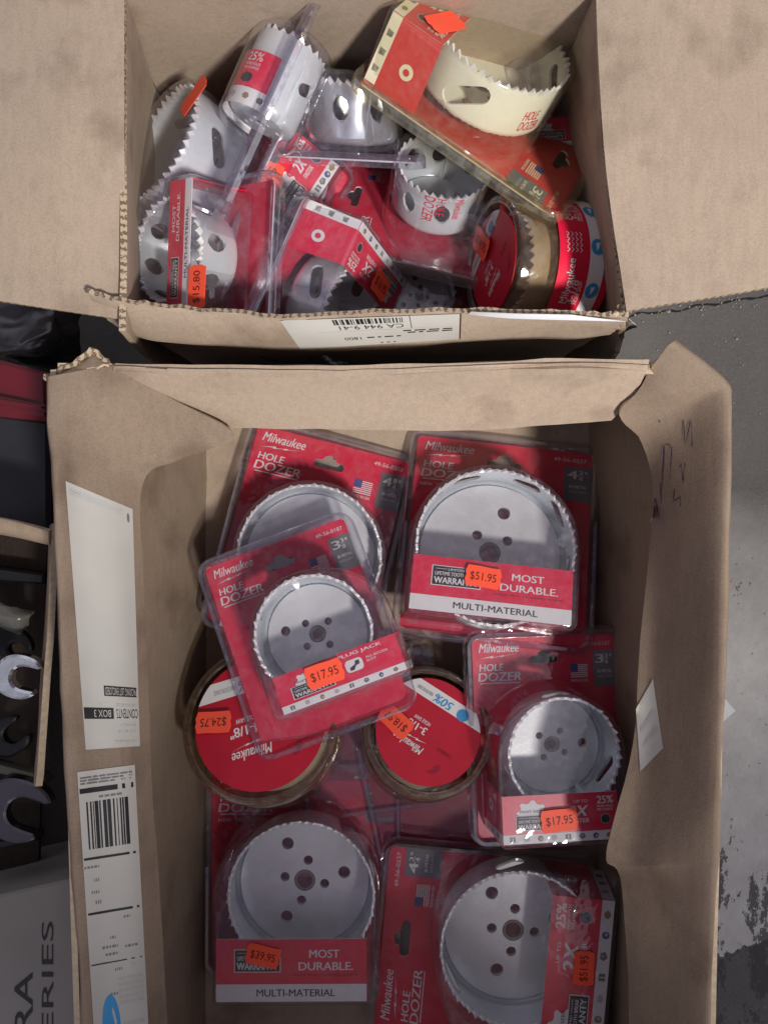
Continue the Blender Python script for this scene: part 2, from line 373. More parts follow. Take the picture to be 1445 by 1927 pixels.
def logo(mb, x, y, w, h, z, m=WHITE):
    mb.text('Milwaukee', x, y+h*.42, w, h*.58, z, m, .015, .28)
    b = [(0, 0), (.42, .30), (.36, .10), (.95, .34), (.55, .16), (.60, .30), (.18, .06)]
    b = [(0, .02), (.36, .22), (.34, .11), (.64, .25), (.60, .17), (1.0, .36), (.52, .10), (.54, .18), (.28, .04), (.30, .12)]
    mb.flat([(x+w*p[0], y+h*p[1]) for p in b], [], z, m)
def flag(mb, x, y, w, h, z, cream):
    for i in range(7): mb.rect(x, y+h*i/6.5, x+w, y+h*(i+.5)/6.5, z, cream)
    mb.rect(x, y+h*.46, x+w*.42, y+h*1.08, z+.12, BLUE)
def hang_slot(w, cx, y): # euro slot
    a = stadium(cx, y, w*.20, w*.05)
    up = [(cx+w*.045*math.cos(math.radians(t)), y+w*.028+w*.035*math.sin(math.radians(t))) for t in (0, 30, 60, 90, 120, 150, 180)]
    return [p for p in a if p[0] > cx]+up+[p for p in a if p[0] < cx]
def icons(mb, x0, x1, y, r, z, n, vert=False):
    cs = (GREY, GREYL, BROWN, GREYL, GREEN, GREY, BLUE, BROWN, GREY)
    for i in range(n):
        c = x0+(x1-x0)*(i+.5)/n; k = i % 4; ms = cs[i % 9]
        if k == 0: mb.rect(c-r*.8, y-r*.7, c+r*.8, y+r*.7, z, ms); mb.rect(c-r*.1, y-r*.7, c+r*.15, y+r*.5, z+.1, WHITE)
        elif k == 1: mb.poly([(c-r, y), (c-r*.3, y-r*.8), (c+r, y-r*.3), (c+r*.7, y+r*.7), (c-r*.5, y+r*.8)], ms, z); mb.poly([(c-r*.4, y), (c+r*.5, y+r*.2), (c, y+r*.55)], GREYL, z+.1)
        elif k == 2: mb.poly(circle(c, y, r*.85, 7, .3), ms, z); mb.poly(circle(c+r*.2, y-r*.1, r*.4, 6), GREYL, z+.1)
        else: mb.poly([(c-r, y-r*.3), (c, y-r*.8), (c+r, y-r*.1), (c+r*.2, y+r*.8), (c-r*.8, y+r*.5)], ms, z)
def warranty(mb, x, y, w, h, z):
    mb.rect(x, y, x+w, y+h, z, WHITE); mb.rect(x+w*.02, y+h*.04, x+w*.98, y+h*.96, z+.12, BLACK)
    mb.text('LIMITED', x+w*.33, y+h*.78, w*.32, h*.11, z+.24, WHITE)
    mb.rect(x+w*.08, y+h*.83, x+w*.30, y+h*.85, z+.24, WHITE); mb.rect(x+w*.68, y+h*.83, x+w*.92, y+h*.85, z+.24, WHITE)
    mb.text('LIFETIME TOOTH BREAK', x+w*.07, y+h*.52, w*.86, h*.18, z+.24, WHITE, .02)
    mb.text('WARRANTY', x+w*.06, y+h*.12, w*.88, h*.31, z+.24, WHITE, .04)
def splash(mb, x, y, r, z):
    pts = []
    for i in range(28):
        a = 2*math.pi*i/28; k = 1 if (i//2) % 2 else .76
        pts.append((x+r*1.35*k*math.cos(a), y+r*k*math.sin(a)))
    mb.poly(pts, WHITE, z)
def band_art(mb, st, x0, y0, x1, y1, z, wm):
    w, h = x1-x0, y1-y0
    if st == 'durable':
        mb.rect(x0, y0, x1, y0+h*.28, z, wm)
        mb.text('MULTI-MATERIAL', x0+w*.27, y0+h*.085, w*.52, h*.115, z+.14, BLACK, .018)
        warranty(mb, x0+w*.12, y0+h*.47, w*.31, h*.37, z)
        mb.text('MOST', x0+w*.62, y0+h*.70, w*.20, h*.13, z, WHITE, .028); mb.text('DURABLE.', x0+w*.55, y0+h*.50, w*.36, h*.13, z, WHITE, .028)
        mb.text('longer life in demanding material', x0+w*.52, y0+h*.40, w*.42, h*.05, z, REDD)
    else:
        mb.rect(x0, y0, x1, y0+h*.20, z, wm); icons(mb, x0+w*.02, x1-w*.02, y0+h*.10, h*.075, z+.14, 8)
        splash(mb, x0+w*.25, y0+h*.66, h*.24, z)
        mb.text('MOST SIZES', x0+w*.15, y0+h*.64, w*.2, h*.05, z+.14, BLACK, .01)
        warranty(mb, x0+w*.11, y0+h*.27, w*.34, h*.32, z+.2)
        if st == 'plug':
            mb.text('PLUG JACK', x0+w*.52, y0+h*.82, w*.36, h*.11, z, WHITE, .04)
            mb.poly(rrect(x0+w*.56, y0+h*.42, x0+w*.70, y0+h*.74, 2.5), WHITE, z)
            mb.flat([(x0+w*(.59+a), y0+h*(.46+b)) for a, b in ((0, 0), (.03, 0), (.05, .09), (.085, .12), (.085, .22), (.055, .22), (.045, .13), (0, .08))], [], z+.14, BLACK)
            mb.text('ALL-ACCESS', x0+w*.73, y0+h*.64, w*.18, h*.06, z, WHITE); mb.text('SLOT', x0+w*.73, y0+h*.55, w*.08, h*.06, z, WHITE)
        else:
            mb.text('UP TO', x0+w*.62, y0+h*.80, w*.12, h*.06, z, WHITE)
            mb.text('2X', x0+w*.57, y0+h*.52, w*.17, h*.22, z, WHITE, .05, .2); mb.text('FASTER', x0+w*.57, y0+h*.38, w*.18, h*.09, z, WHITE, .03)
            mb.text('25%', x0+w*.82, y0+h*.76, w*.14, h*.16, z, WHITE, .04); mb.text('MORE HOLES', x0+w*.82, y0+h*.68, w*.14, h*.05, z, WHITE); mb.text('PER CHARGE', x0+w*.82, y0+h*.61, w*.14, h*.05, z, WHITE)
            mb.poly(circle(x0+w*.89, y0+h*.44, h*.115, 7), GREYL, z); mb.poly(circle(x0+w*.89, y0+h*.44, h*.10, 7), BLACK, z+.12)

def sticker(parent, cx, cy, z, rot, txt, w=25, h=14.5, T=None, faded=False):
    mb = MB(); c, s = math.cos(math.radians(rot)), math.sin(math.radians(rot))
    R = MX(((c, -s, 0, cx), (s, c, 0, cy), (0, 0, 1, z), (0, 0, 0, 1))); mb.T = (T @ R) if T else R
    a, b = w/2, h/2
    pts = [(a-1.6, -b), (a, -b*.35), (a-.7, 0), (a, b*.35), (a-1.6, b), (a*.4, b-.25), (-a*.2, b+.15), (-a+1.4, b), (-a, b*.4), (-a+.7, 0), (-a, -b*.4), (-a+1.6, -b), (0, -b+.2)]
    mb.plate(pts, [], 0, .25, ORANGE)
    if txt: mb.text(txt, -a*.72, -h*.24, w*.72, h*.44, .4, INK, -.006 if faded else .0)
    if faded and txt:
        for k in range(5): mb.rect(-a*.6+k*w*.14, -h*.3, -a*.6+k*w*.14+1.2, h*.28, .3, ORANGE)
    return mb.build('price_sticker', parent)

def make_pack(label, ref, y, n, w, h, R, anchor=(0, 0), saw=None, spx=None, band=None, bpx=None, st='durable', d=35, df=41, number='49-56-0187', size='3', frac=('3', '8'),
              stick=None, new=False, slots='pair', paint=STEEL, clearm=(CLEAR, CLEARE), red=RED, white=WHITE, ang=0, group='carded hole saws', holes=3, printed=None, flagon=True, arts=True, side_l=True, dome=True, foot=True, name='carded_hole_saw'):
    n = V(n).normalized(); T0 = frame((0, 0, 0), y, n); X = T0.to_3x3() @ V((1, 0, 0)); Y = T0.to_3x3() @ V((0, 1, 0))
    T = frame(V(P(*ref))-X*anchor[0]*w-Y*anchor[1]*h, y, n)
    root = empty(name, label, 'hole saw', T, group)
    # backing card
    hs = hang_slot(w, 0, h*.385); mb = MB()
    mb.plate(rrect(-w/2, -h/2, w/2, h/2, 3), [hs], 0, 1, red, white)
    z = 1.15
    if arts:
        logo(mb, -w*.455, h*.395, w*.28, h*.08, z, white)
        mb.text('HOLE', -w*.455, h*.335, w*.17, h*.036, z, white, .032, .12); mb.text('DOZER', -w*.465, h*.283, w*.30, h*.044, z, white, .032, .12)
        mb.rect(-w*.455, h*.270, -w*.17, h*.275, z, white)
        if new: mb.text('NEW  TOOTH DESIGN', -w*.465, h*.235, w*.32, h*.017, z, white, .01)
        mb.text(number, w*.28, h*.445, w*.19, h*.020, z, white, .0)
        mb.rect(w*.345, h*.235, w*.5, h*.42, z, GREY)
        mb.text(size, w*.365, h*.355, w*.055, h*.045, z+.14, white, .05); mb.text(frac[0], w*.428, h*.380, w*.022, h*.022, z+.14, white, .03); mb.text(frac[1], w*.428, h*.348, w*.022, h*.022, z+.14, white, .03)
        mb.rect(w*.425, h*.3735, w*.455, h*.3755, z+.14, white); mb.text('"', w*.462, h*.385, w*.014, h*.014, z+.14, white)
        mb.text('BI-METAL', w*.375, h*.305, w*.10, h*.016, z+.14, white); mb.text('HOLE SAW', w*.375, h*.280, w*.10, h*.014, z+.14, GREYL)
        if flagon:
            flag(mb, w*.185, h*.285, w*.12, h*.065, z, white); mb.text('MADE IN USA', w*.185, h*.262, w*.12, h*.014, z, white)
    mb.build('backing_card', root)
    # the saw
    if spx: q = lpx(T, spx[0], spx[1], d+4); sx, sy = q.x, q.y
    else: sx, sy = saw or (0, -h*.05)
    make_saw(root, R, d-4, sx, sy, 8, ang, paint, slotset(slots, R, d), holes, None, printed)
    # folded front band
    if bpx:
        a = lpx(T, *bpx[0], df-1.5); b = lpx(T, *bpx[1], df-1.5); bx0, by1, bx1, by0 = a.x, a.y, b.x, b.y
    else: bx0, by0, bx1, by1 = band or (-w*.42, -h*.5, w*.42, -h*.2)
    by0 = max(by0, -h*.6); zf = df-1.5; mb = MB()
    mb.plate([(bx0, by0), (bx1, by0), (bx1, by1), (bx0, by1)], [], zf-.6, zf, red, white)
    for sx_, e in ((bx0, -1), (bx1, 1)):
        pts = [(sx_, by0, zf-.1), (sx_, by1, zf-.1), (sx_+e*4, by1+1, 2), (sx_+e*4, by0-2, 2)]
        mb.add(pts+[(p[0]-e*.6, p[1], p[2]) for p in pts], [(0, 1, 2, 3), (4, 7, 6, 5), (0, 4, 5, 1), (1, 5, 6, 2), (2, 6, 7, 3), (3, 7, 4, 0)], red)
        if st != 'durable':
            f = lambda k, zz: (sx_+e*(4*(zf-zz)/(zf-2)+.25), by0+(by1-by0)*k-2*(zf-zz)/zf*(1-k), zz)
            mb.add([f(0, zf-.3), f(.2, zf-.3), f(.2, 3), f(0, 3)], [(0, 1, 2, 3)], white)
            for zz in (zf*.75, zf*.5, zf*.27): mb.add([f(.04, zz+2), f(.16, zz+1.4), f(.15, zz-1.6), f(.05, zz-2)], [(0, 1, 2, 3)], GREY)
            q = [f(.62+.13*math.sin(t), zf*.45+4.4*math.cos(t)) for t in [2*math.pi*i/16 for i in range(16)]]; mb.add(q, [list(range(16))], white)
            q = [f(.62+.06*math.sin(t), zf*.45+2.0*math.cos(t)) for t in [2*math.pi*i/16 for i in range(16)]]
            mb.add([(p[0]+e*.15, p[1], p[2]) for p in q], [list(range(16))], red)
    pts = [(bx0, by0, zf-.3), (bx1, by0, zf-.3), (bx1+3, by0-3, 2), (bx0-3, by0-3, 2)]
    if foot: mb.add(pts+[(p[0], p[1]+.6, p[2]) for p in pts], [(0, 1, 2, 3), (4, 7, 6, 5), (3, 2, 6, 7), (0, 3, 7, 4), (1, 5, 6, 2)], REDD)
    band_art(mb, st, bx0, by0, bx1, by1, zf+.15, white)
    mb.build('front_band', root)
    # clear clamshell: flange with raised rib, and the dome over saw and band
    if dome:
        Rd = R+2.6; xl = min(sx-Rd, bx0-2.5); xr = max(sx+Rd, bx1+2.5); yb = by0-3
        arc = []
        for i in range(25):
            t = math.pi*i/24; cxx = math.cos(t); arc.append((sx+(xr-sx if cxx > 0 else sx-xl)*cxx, sy+Rd*math.sin(t)))
        for cx_, a0, x_ in ((xl+6, 180, xl), (xr-6, 270, xr)):
            for i in range(5):
                t = math.radians(a0+22.5*i); arc.append((cx_+6*math.cos(t), yb+6+6*math.sin(t)))
        def rg(o, z_): return [(p[0], p[1], z_) for p in offs(arc, o)]
        mb = MB()
        mb.loft([rg(3, 1.4), rg(1.8, 2.2), rg(1.2, 5), rg(.6, df-5), rg(.2, df-2.5), rg(-.8, df-.8), rg(-2.6, df)], clearm[0])
        mb.flat([(p[0], p[1]) for p in offs(arc, -2.6)], [], df, clearm[0])
        rr = lambda o: rrect(-w/2-o, -h/2-o, w/2+o, h/2+o, 6+o, 6)
        mb.flat(rr(0), [offs(arc, 3)] if all(inside(p, rr(0)) for p in offs(arc, 3)) else [], 1.4, clearm[0])
        r3 = lambda o, z_: [(p[0], p[1], z_) for p in rr(o)]
        mb.loft([r3(0, 1.4), r3(.8, 3.6), r3(1.8, 5.2), r3(4.2, 5.4), r3(5.4, 4), r3(6, .5), r3(6.4, -2.5), r3(4.5, -3)], clearm[1])
        mb.build('clamshell', root)
    if stick:
        sp, srot, stx = stick[:3]
        q = lpx(T, sp[0], sp[1], df+.5); sticker(root, q.x, q.y, df+.5, srot, stx, faded=len(stick) > 3)
    return root, T

def make_tub(label, ref, y, n, R, H, Rs, disc='plain', stick=None, wrap=False, size='3-1/8"', group='round hole saw tubs'):
    T = frame(V(P(*ref)), y, n); T.translation = T.translation-T.to_3x3() @ V((0, 0, H))
    root = empty('hole_saw_tub', label, 'hole saw', T, group)
    mb = MB(); ring = lambda r, z: [(r*math.cos(2*math.pi*i/64), r*math.sin(2*math.pi*i/64), z) for i in range(64)]
    mb.loft([ring(R-6, 0), ring(R-1, .8), ring(R, 3), ring(R, H*.62)], CLEARB); mb.poly(ring(R-6, 0), CLEARB)
    mb.loft([ring(R, H*.62), ring(R+1.2, H*.63), ring(R+1.2, H-3), ring(R+.4, H-1), ring(R-2, H), ring(R-4, H-.3), ring(R-5, H-1.8)], CLEARB)
    mb.build('tub', root)
    lid = MB(); lid.plate(circle(0, 0, R-8, 64), [], H-2.4, H-1.6, REDT); z = H-1.4; r = R-8
    def seg(y0, y1, m, zz):
        pts = [(x, yy) for yy in (y0,) for x in ()]
        n_ = 10; a = [(math.sqrt(max(r*r-(y0+(y1-y0)*i/n_)**2, 0)), y0+(y1-y0)*i/n_) for i in range(n_+1)]
        lid.poly(a+[(-x, yy) for x, yy in a[::-1]], m, zz)
    seg(-r*.78, -r*.50, WHITE, z)
    lid.text('50%', -r*.18, -r*.70, r*.40, r*.17, z+.14, CYAN, .03, .2); lid.text('MORE CUTS PER CHARGE', r*.26, -r*.66, r*.34, r*.07, z+.14, GREYL)
    lid.poly(circle(-r*.42, -r*.60, r*.12, 18), CYAN, z+.14)
    lid.text(size, r*.02, -r*.02, r*.46, r*.15, z, WHITE, .03); lid.text('HOLE SAW', r*.02, -r*.14, r*.34, r*.07, z, WHITE)
    logo(lid, -r*.1, r*.22, r*.62, r*.26, z)
    lid.text('CARBIDE', -r*.62, r*.16, r*.3, r*.07, z, REDD); lid.flat([(-r*.5+a, r*.42+b) for a, b in ((0, 0), (3, 4), (2, 5), (6, 9), (1, 8), (-2, 3))], [], z, REDD)
    lid.build('lid_label', root)
    if wrap:
        lw = MB(); lw.loft([ring(R+1.6, H*.04), ring(R+1.6, H*.60)], RED); lw.loft([ring(R+1.85, H*.12), ring(R+1.85, H*.28)], WHITE)
        cyl = lambda a0, rr_: (lambda q: V((rr_*math.cos(a0-q[1]/R), rr_*math.sin(a0-q[1]/R), q[0])))
        for k in range(10):
            a0 = 2*math.pi*k/10; c = circle(H*.2, 0, 4.6, 16); lw.add([cyl(a0, R+2.1)(p) for p in c], [list(range(16))], CYAN)
            lw.add([cyl(a0, R+2.3)(p) for p in ((H*.2-1.4, -2.4), (H*.2+1.4, -2.0), (H*.2+.8, 2.4), (H*.2-.6, .4))], [(0, 1, 2, 3)], WHITE)
        for k in range(5):
            a0 = 2*math.pi*k/5+.4
            for j, (tx, dz, hh, wd_) in enumerate((('Milwaukee', .47, 5, 26), (size, .40, 5, 17), ('HOLE SAW', .34, 3, 14))):
                lw.text(tx, 0, 0, wd_, hh, 0, WHITE, .03, .1, 0, lambda q: V(((R+1.95)*math.cos(a0+q[0]/R), (R+1.95)*math.sin(a0+q[0]/R), H*dz-hh/2+q[1])))
            for j in range(4):
                lw.text('VVVV', 0, 0, 12, 3, 0, WHITE, .0, 0, 0, lambda q: V(((R+1.95)*math.cos(a0+.75+q[0]/R), (R+1.95)*math.sin(a0+.75+q[0]/R), H*(.36+.045*j)+q[1]*.6)))
        lw.build('wrap_label', root)
    make_saw(root, Rs, H-14, 0, 0, 3, 20, STEELC, slotset('few', Rs, H-14))
    if stick: q = lpx(T, *stick[0], H+.3); sticker(root, q.x, q.y, H+.3, stick[1], stick[2], faded=len(stick) > 3)
    return root

# ------------------------------------------------------------------ the ground
def concrete():
    m = mat('stained_concrete', (.06, .055, .055), .75, 0, .35); nt = m.node_tree; N = nt.nodes; L = nt.links; b = N['Principled BSDF']
    tc = N.new('ShaderNodeTexCoord')
    def nz(sc, det, rough=.6):
        n = N.new('ShaderNodeTexNoise'); n.inputs['Scale'].default_value = sc; n.inputs['Detail'].default_value = det; n.inputs['Roughness'].default_value = rough; L.new(tc.outputs['Object'], n.inputs[0]); return n
    def mth(op, a, b_, cl=False):
        q = N.new('ShaderNodeMath'); q.operation = op; q.use_clamp = cl
        for i, x in enumerate((a, b_)):
            if isinstance(x, (int, float)): q.inputs[i].default_value = x
            else: L.new(x, q.inputs[i])
        return q.outputs[0]
    def mix(f, a, b_):
        q = N.new('ShaderNodeMix'); q.data_type = 'RGBA'; L.new(f, q.inputs[0])
        for i, x in ((6, a), (7, b_)):
            if isinstance(x, tuple): q.inputs[i].default_value = (*x, 1)
            else: L.new(x, q.inputs[i])
        return q.outputs[2]
    sp = N.new('ShaderNodeSeparateXYZ'); L.new(tc.outputs['Object'], sp.inputs[0]); X, Y = sp.outputs[0], sp.outputs[1]
    base = mix(nz(11, 8, .7).outputs[0], (.045, .040, .041), (.15, .14, .135))
    base = mix(mth('MULTIPLY', mth('POWER', nz(520, 3).outputs[0], 2.0), 1.3), base, (.15, .14, .135))
    # old pale paint at the right: fades in over Y, ends ragged at the bottom, scuffed through in patches
    wob = nz(13, 5, .65).outputs[0]
    up = mth('MULTIPLY_ADD', Y, -7.0); up.node.inputs[2].default_value = .12
    f1 = mth('ADD', up, mth('MULTIPLY', mth('SUBTRACT', wob, .5), .5)); f1 = mth('MULTIPLY', f1, 1.0, True)
    lo = mth('GREATER_THAN', mth('ADD', Y, mth('MULTIPLY', mth('SUBTRACT', wob, .5), .12)), -.355)
    rt = mth('GREATER_THAN', mth('ADD', X, mth('MULTIPLY', mth('SUBTRACT', wob, .5), .05)), .16)
    pal = mth('MULTIPLY', mth('MULTIPLY', f1, lo), rt)
    pale = mix(nz(60, 5).outputs[0], (.42, .41, .38), (.70, .69, .66))
    c = mix(pal, base, pale)
    sc = N.new('ShaderNodeMapping'); sc.inputs['Scale'].default_value = (1.5, .8, 1); L.new(tc.outputs['Object'], sc.inputs[0])
    n2 = N.new('ShaderNodeTexNoise'); n2.inputs['Scale'].default_value = 15; n2.inputs['Detail'].default_value = 8; n2.inputs['Roughness'].default_value = .75; L.new(sc.outputs[0], n2.inputs[0])
    low = mth('MULTIPLY_ADD', Y, -6.0); low.node.use_clamp = True; low.node.inputs[2].default_value = -.85
    sfm = mth('GREATER_THAN', mth('ADD', n2.outputs[0], mth('MULTIPLY', low, .13)), .66)
    c = mix(mth('MULTIPLY', sfm, .85), c, (.055, .05, .05))
    L.new(c, b.inputs['Base Color'])
    k = N.new('ShaderNodeBump'); k.inputs['Strength'].default_value = .35; k.inputs['Distance'].default_value = .002; L.new(nz(160, 6).outputs[0], k.inputs['Height']); L.new(k.outputs[0], b.inputs['Normal'])
    return m
ZF = -8
mb = MB(); mb.add([(-3000, -3000, ZF), (3000, -3000, ZF), (3000, 3000, ZF), (-3000, 3000, ZF)], [(0, 1, 2, 3)], concrete()); tag(mb.build('ground'), kind='structure')
# crumbs along the crack
mb = MB(); CR = mat('concrete_crumb', (.42, .40, .37), .9, 0, .2, .3, 200)
for i in range(190):
    t = random.random(); u = 1185+t*275; v = 598-t*48+random.gauss(0, 7)
    if i > 48: u = random.uniform(1190, 1440); v = random.uniform(560, 760)
    r = random.choice((.5, .6, .8, 1.1, 1.6))
    if i > 75: u = random.uniform(1340, 1445); v = random.uniform(620, 1920); r = random.choice((.3, .4, .5, .7))
    p = P(u, v, ZF+r*.5)
    vs = [p+V((math.cos(a)*r*random.uniform(.6, 1.2), math.sin(a)*r*random.uniform(.6, 1.2), random.uniform(-.2, .4)*r)) for a in (0, 1.2, 2.5, 3.7, 5)]+[p+V((0, 0, r))]
    mb.add(vs, [(i_, (i_+1) % 5, 5) for i_ in range(5)], CR)
tag(mb.build('crumbs'), 'scattered pale crumbs of concrete and grit on the dark floor', 'grit', kind='stuff')
mb = MB(); pts = []
for i in range(30):
    t = i/29; p = P(1150+t*330, 601-t*50+NZ.noise(V((t*9, 0, 0)))*9, ZF+.3); pts.append(p)
mb.add([p+V((0, .7+.5*math.sin(i*2), 0)) for i, p in enumerate(pts)]+[p-V((0, .8+.4*math.cos(i*3), 0)) for i, p in enumerate(pts)], [(i, i+1, 31+i, 30+i) for i in range(29)], mat('crack_dirt', (.012, .011, .011), .95)); tag(mb.build('floor_crack'), kind='structure')

# ------------------------------------------------------------------ the upper box
T1 = MX.Identity(4); T1.translation = P(690, 420, 0)
def box_root(label, T): 
    o = empty('cardboard_box', label, 'box', T, 'open cardboard boxes of hole saws'); return o
def part(o, root):
    o.parent = root; o.matrix_parent_inverse = root.matrix_world.inverted(); return o
bpy.context.view_layer.update()
B1 = box_root('upper open cardboard box with flaps spread and a heap of hole saws inside', T1); bpy.context.view_layer.update()
def PR(*a): return P(*a)
Z1 = 178
def wall1(name, rows, **k):
    o, b = sheet(name, None, rows, k.pop('m', CARD), k.pop('em', FLX), **k); part(o, B1); return b
Yb = 281.0
wall1('back_wall', [[(-150, Yb, -2), (-60, Yb+2, -2), (40, Yb+2, -2), (122, Yb, -2)], [(-152, Yb+2, 90), (-60, Yb+5, 90), (40, Yb+5, 90), (122, Yb+2, 90)], [(-141, Yb, Z1+4), (-60, Yb, Z1+4), (40, Yb, Z1+4), (116, Yb, Z1+4)]], sd=1)
xl = lambda v, z: P(240, v, Z1).x
wall1('left_wall', [[(-150, 100, -2), (-152, 190, -2), (-150, Yb, -2)], [(-151, 100, 90), (-156, 190, 90), (-151, Yb, 90)], [(-139.5, 98, Z1), (-139, 190, Z1), (-139.5, Yb, Z1)]], sd=2, em=FLY)
wall1('right_wall', [[(146, 100, -2), (130, 190, -2), (112, Yb, -2)], [(148, 100, 90), (131, 190, 90), (113, Yb, 90)], [tuple(P(1172, 588, Z1)), tuple(P(1135, 300, Z1)), tuple(P(1118, -10, Z1))]], sd=3, em=FLY, flip=True)
wall1('left_flap', [[P(239, -60, Z1), P(120, -60, 176), P(-40, -60, 172), P(-160, -60, 168)], [P(239, 250, Z1), P(120, 250, 178), P(-40, 250, 174), P(-160, 250, 168)], [P(237, 604, Z1-9), P(120, 586, 171), P(-40, 562, 172), P(-160, 545, 168)]], sd=4, em=FLX, flip=True, wob=1.5)
wall1('right_flap', [[P(1117, -60, Z1), P(1230, -60, 181), P(1400, -60, 182), P(1560, -60, 180)], [P(1133, 280, Z1), P(1240, 280, 181), P(1400, 280, 182), P(1560, 280, 180)], [P(1176, 588, Z1), P(1260, 574, 181), P(1400, 551, 182), P(1560, 524, 180)]], sd=5, em=FLX, wob=1.5)
top = [(163, 551, 181), (225, 567, 180), (300, 576, 178), (420, 589, 177), (530, 597, 177), (700, 591, 178), (850, 584, 179), (1000, 590, 178), (1100, 594, 178), (1182, 598, 177)]
ft = [P(*p) for p in top]
crease = [P(*p, 150) for p in ((214, 610), (256, 634), (316, 646), (430, 653), (535, 658), (700, 657), (850, 644), (1000, 640), (1085, 640), (1146, 632))]
fr = lambda z, xs, dy: [V((p.x*(1-xs), p.y+dy, z)) for p in crease]
bF = wall1('front_wall', [ft, [a.lerp(b_, .55)+V((0, 0, 3)) for a, b_ in zip(ft, crease)], crease, fr(140, .015, 2.5), fr(70, .05, 5), fr(-2, .06, 6)], sd=6, su=6, em=FLX, flip=True, rag=1.5, thick=3, wob=1.3)
for i, p in enumerate(ft): pass
o, _ = sheet('floor_panel', None, [[(-150, 104, -2), (146, 104, -2)], [(-150, Yb, -2), (112, Yb, -2)]], CARD, FLX, wob=.3, smooth=False, flip=True); part(o, B1)
def label_front(D):
    D.rect(.0, .0, 1, .012, BLACK); D.rect(.0, .0, .008, 1, BLACK)
    D.rect(.285, 0, .289, .48, BLACK); D.rect(.04, .48, .99, .49, GREYL)
    D.bars(.33, .06, .72, .25, 46, BLACK)
    D.text('CA 944 9-41', .33, .29, .37, .14, BLACK)
    D.lines(.05, .54, .34, .68, 2, BLACK, 5); D.text('1800', .60, .70, .10, .10, BLACK); D.lines(.36, .72, .57, .79, 1, BLACK, 8); D.lines(.40, .93, .52, .98, 1, BLACK, 3)
o = decal('shipping_label', None, bF, [(866, 638), (565, 657), (527, 603), (868, 590)], label_front, base=PAPER); part(o, B1)
o, _ = sheet('tape_strip', None, [[P(1075, 592, 181), P(960, 588, 182), P(885, 586, 182)], [P(1180, 604, 180)-V((0, 0, 1)), P(960, 597, 178), P(880, 590, 178)]], mat('white_tape', (.72, .74, .8), .25), PAPER, thick=.4, wob=.5, flip=True); part(o, B1)
o, _ = sheet('torn_strip', None, [[P(1184, 600, 176), P(1197, 618, 150)], [P(1172, 640, 120), P(1150, 636, 100)], [P(1150, 668, 80), P(1118, 668, 60)]], mat('torn_grey_paper', (.26, .25, .24), .9, 0, .2, .3, 90), PAPER, thick=.6, wob=2, rag=1.2); part(o, B1)
mb = MB()
for i in range(9):
    p = P(1158+i*4, 588+random.uniform(-12, 8), 177); r = random.uniform(1, 2.6)
    vs = [p+V((math.cos(a)*r*random.uniform(.5, 1.3), math.sin(a)*r*random.uniform(.5, 1.3), random.uniform(-1, 2))) for a in (0, 1, 2.2, 3.5, 4.8)]+[p+V((0, 0, r+1))]
    mb.add(vs, [(i_, (i_+1) % 5, 5) for i_ in range(5)], CARDE)
part(mb.build('torn_fibre'), B1)

# ------------------------------------------------------------------ the lower box
T2 = MX.Identity(4); T2.translation = P(722, 1400, 0)
B2 = box_root('lower open cardboard box with tucked flaps and labels on its left flap', T2); bpy.context.view_layer.update()
def wall2(name, rows, **k):
    o, b = sheet(name, None, rows, k.pop('m', CARD), k.pop('em', CARDE), **k); part(o, B2); return b
Z2 = 175
R2 = lambda L: [P(*p) for p in L]
yb2 = -425
wall2('left_wall', [[(-141, 76, -2), (-141, -100, -2), (-141, yb2, -2)], [(-160, 78, 80), (-160, -100, 80), (-154, yb2, 80)], [(-183.5, 78, 172), (-176, -100, 172), (-166, yb2, 172)]], sd=11, m=CARDWS)
wall2('right_wall', [[(162, 76, -2), (165, -100, -2), (168, yb2, -2)], [(172, 76, 80), (175, -100, 80), (174, yb2, 80)], [(187, 74, 172), (186, -100, 172), (178, yb2, 172)]], sd=12, flip=True, m=CARDWS)
wall2('top_wall', [[(-142, 72, -2), (0, 71, -2), (163, 72, -2)], [(-164, 75, 80), (0, 73, 80), (174, 74, 80)], [(-180, 79, 170), (0, 77, 170), (176, 76, 170)]], sd=13, m=CARDWS)
wall2('bottom_wall', [[(-142, yb2, -2), (0, yb2, -2), (169, yb2, -2)], [(-167, yb2, Z2), (0, yb2, Z2), (179, yb2, Z2)]], sd=14, smooth=False, flip=True, m=CARDWS)
wall2('added_shade_flap', [[(-166, yb2-2, Z2+1), (0, yb2-2, Z2+1), (178, yb2-2, Z2+1)], [(-166, yb2-14, Z2+165), (0, yb2-12, Z2+167), (178, yb2-14, Z2+165)]], sd=18, smooth=False, flip=True)  # unseen upright flap, added to cast shade over the lower end of the box
wall2('floor_panel', [[(-142, 74, -2), (168, 74, -2)], [(-142, yb2, -2), (168, yb2, -2)]], smooth=False, wob=.4, m=CARD)
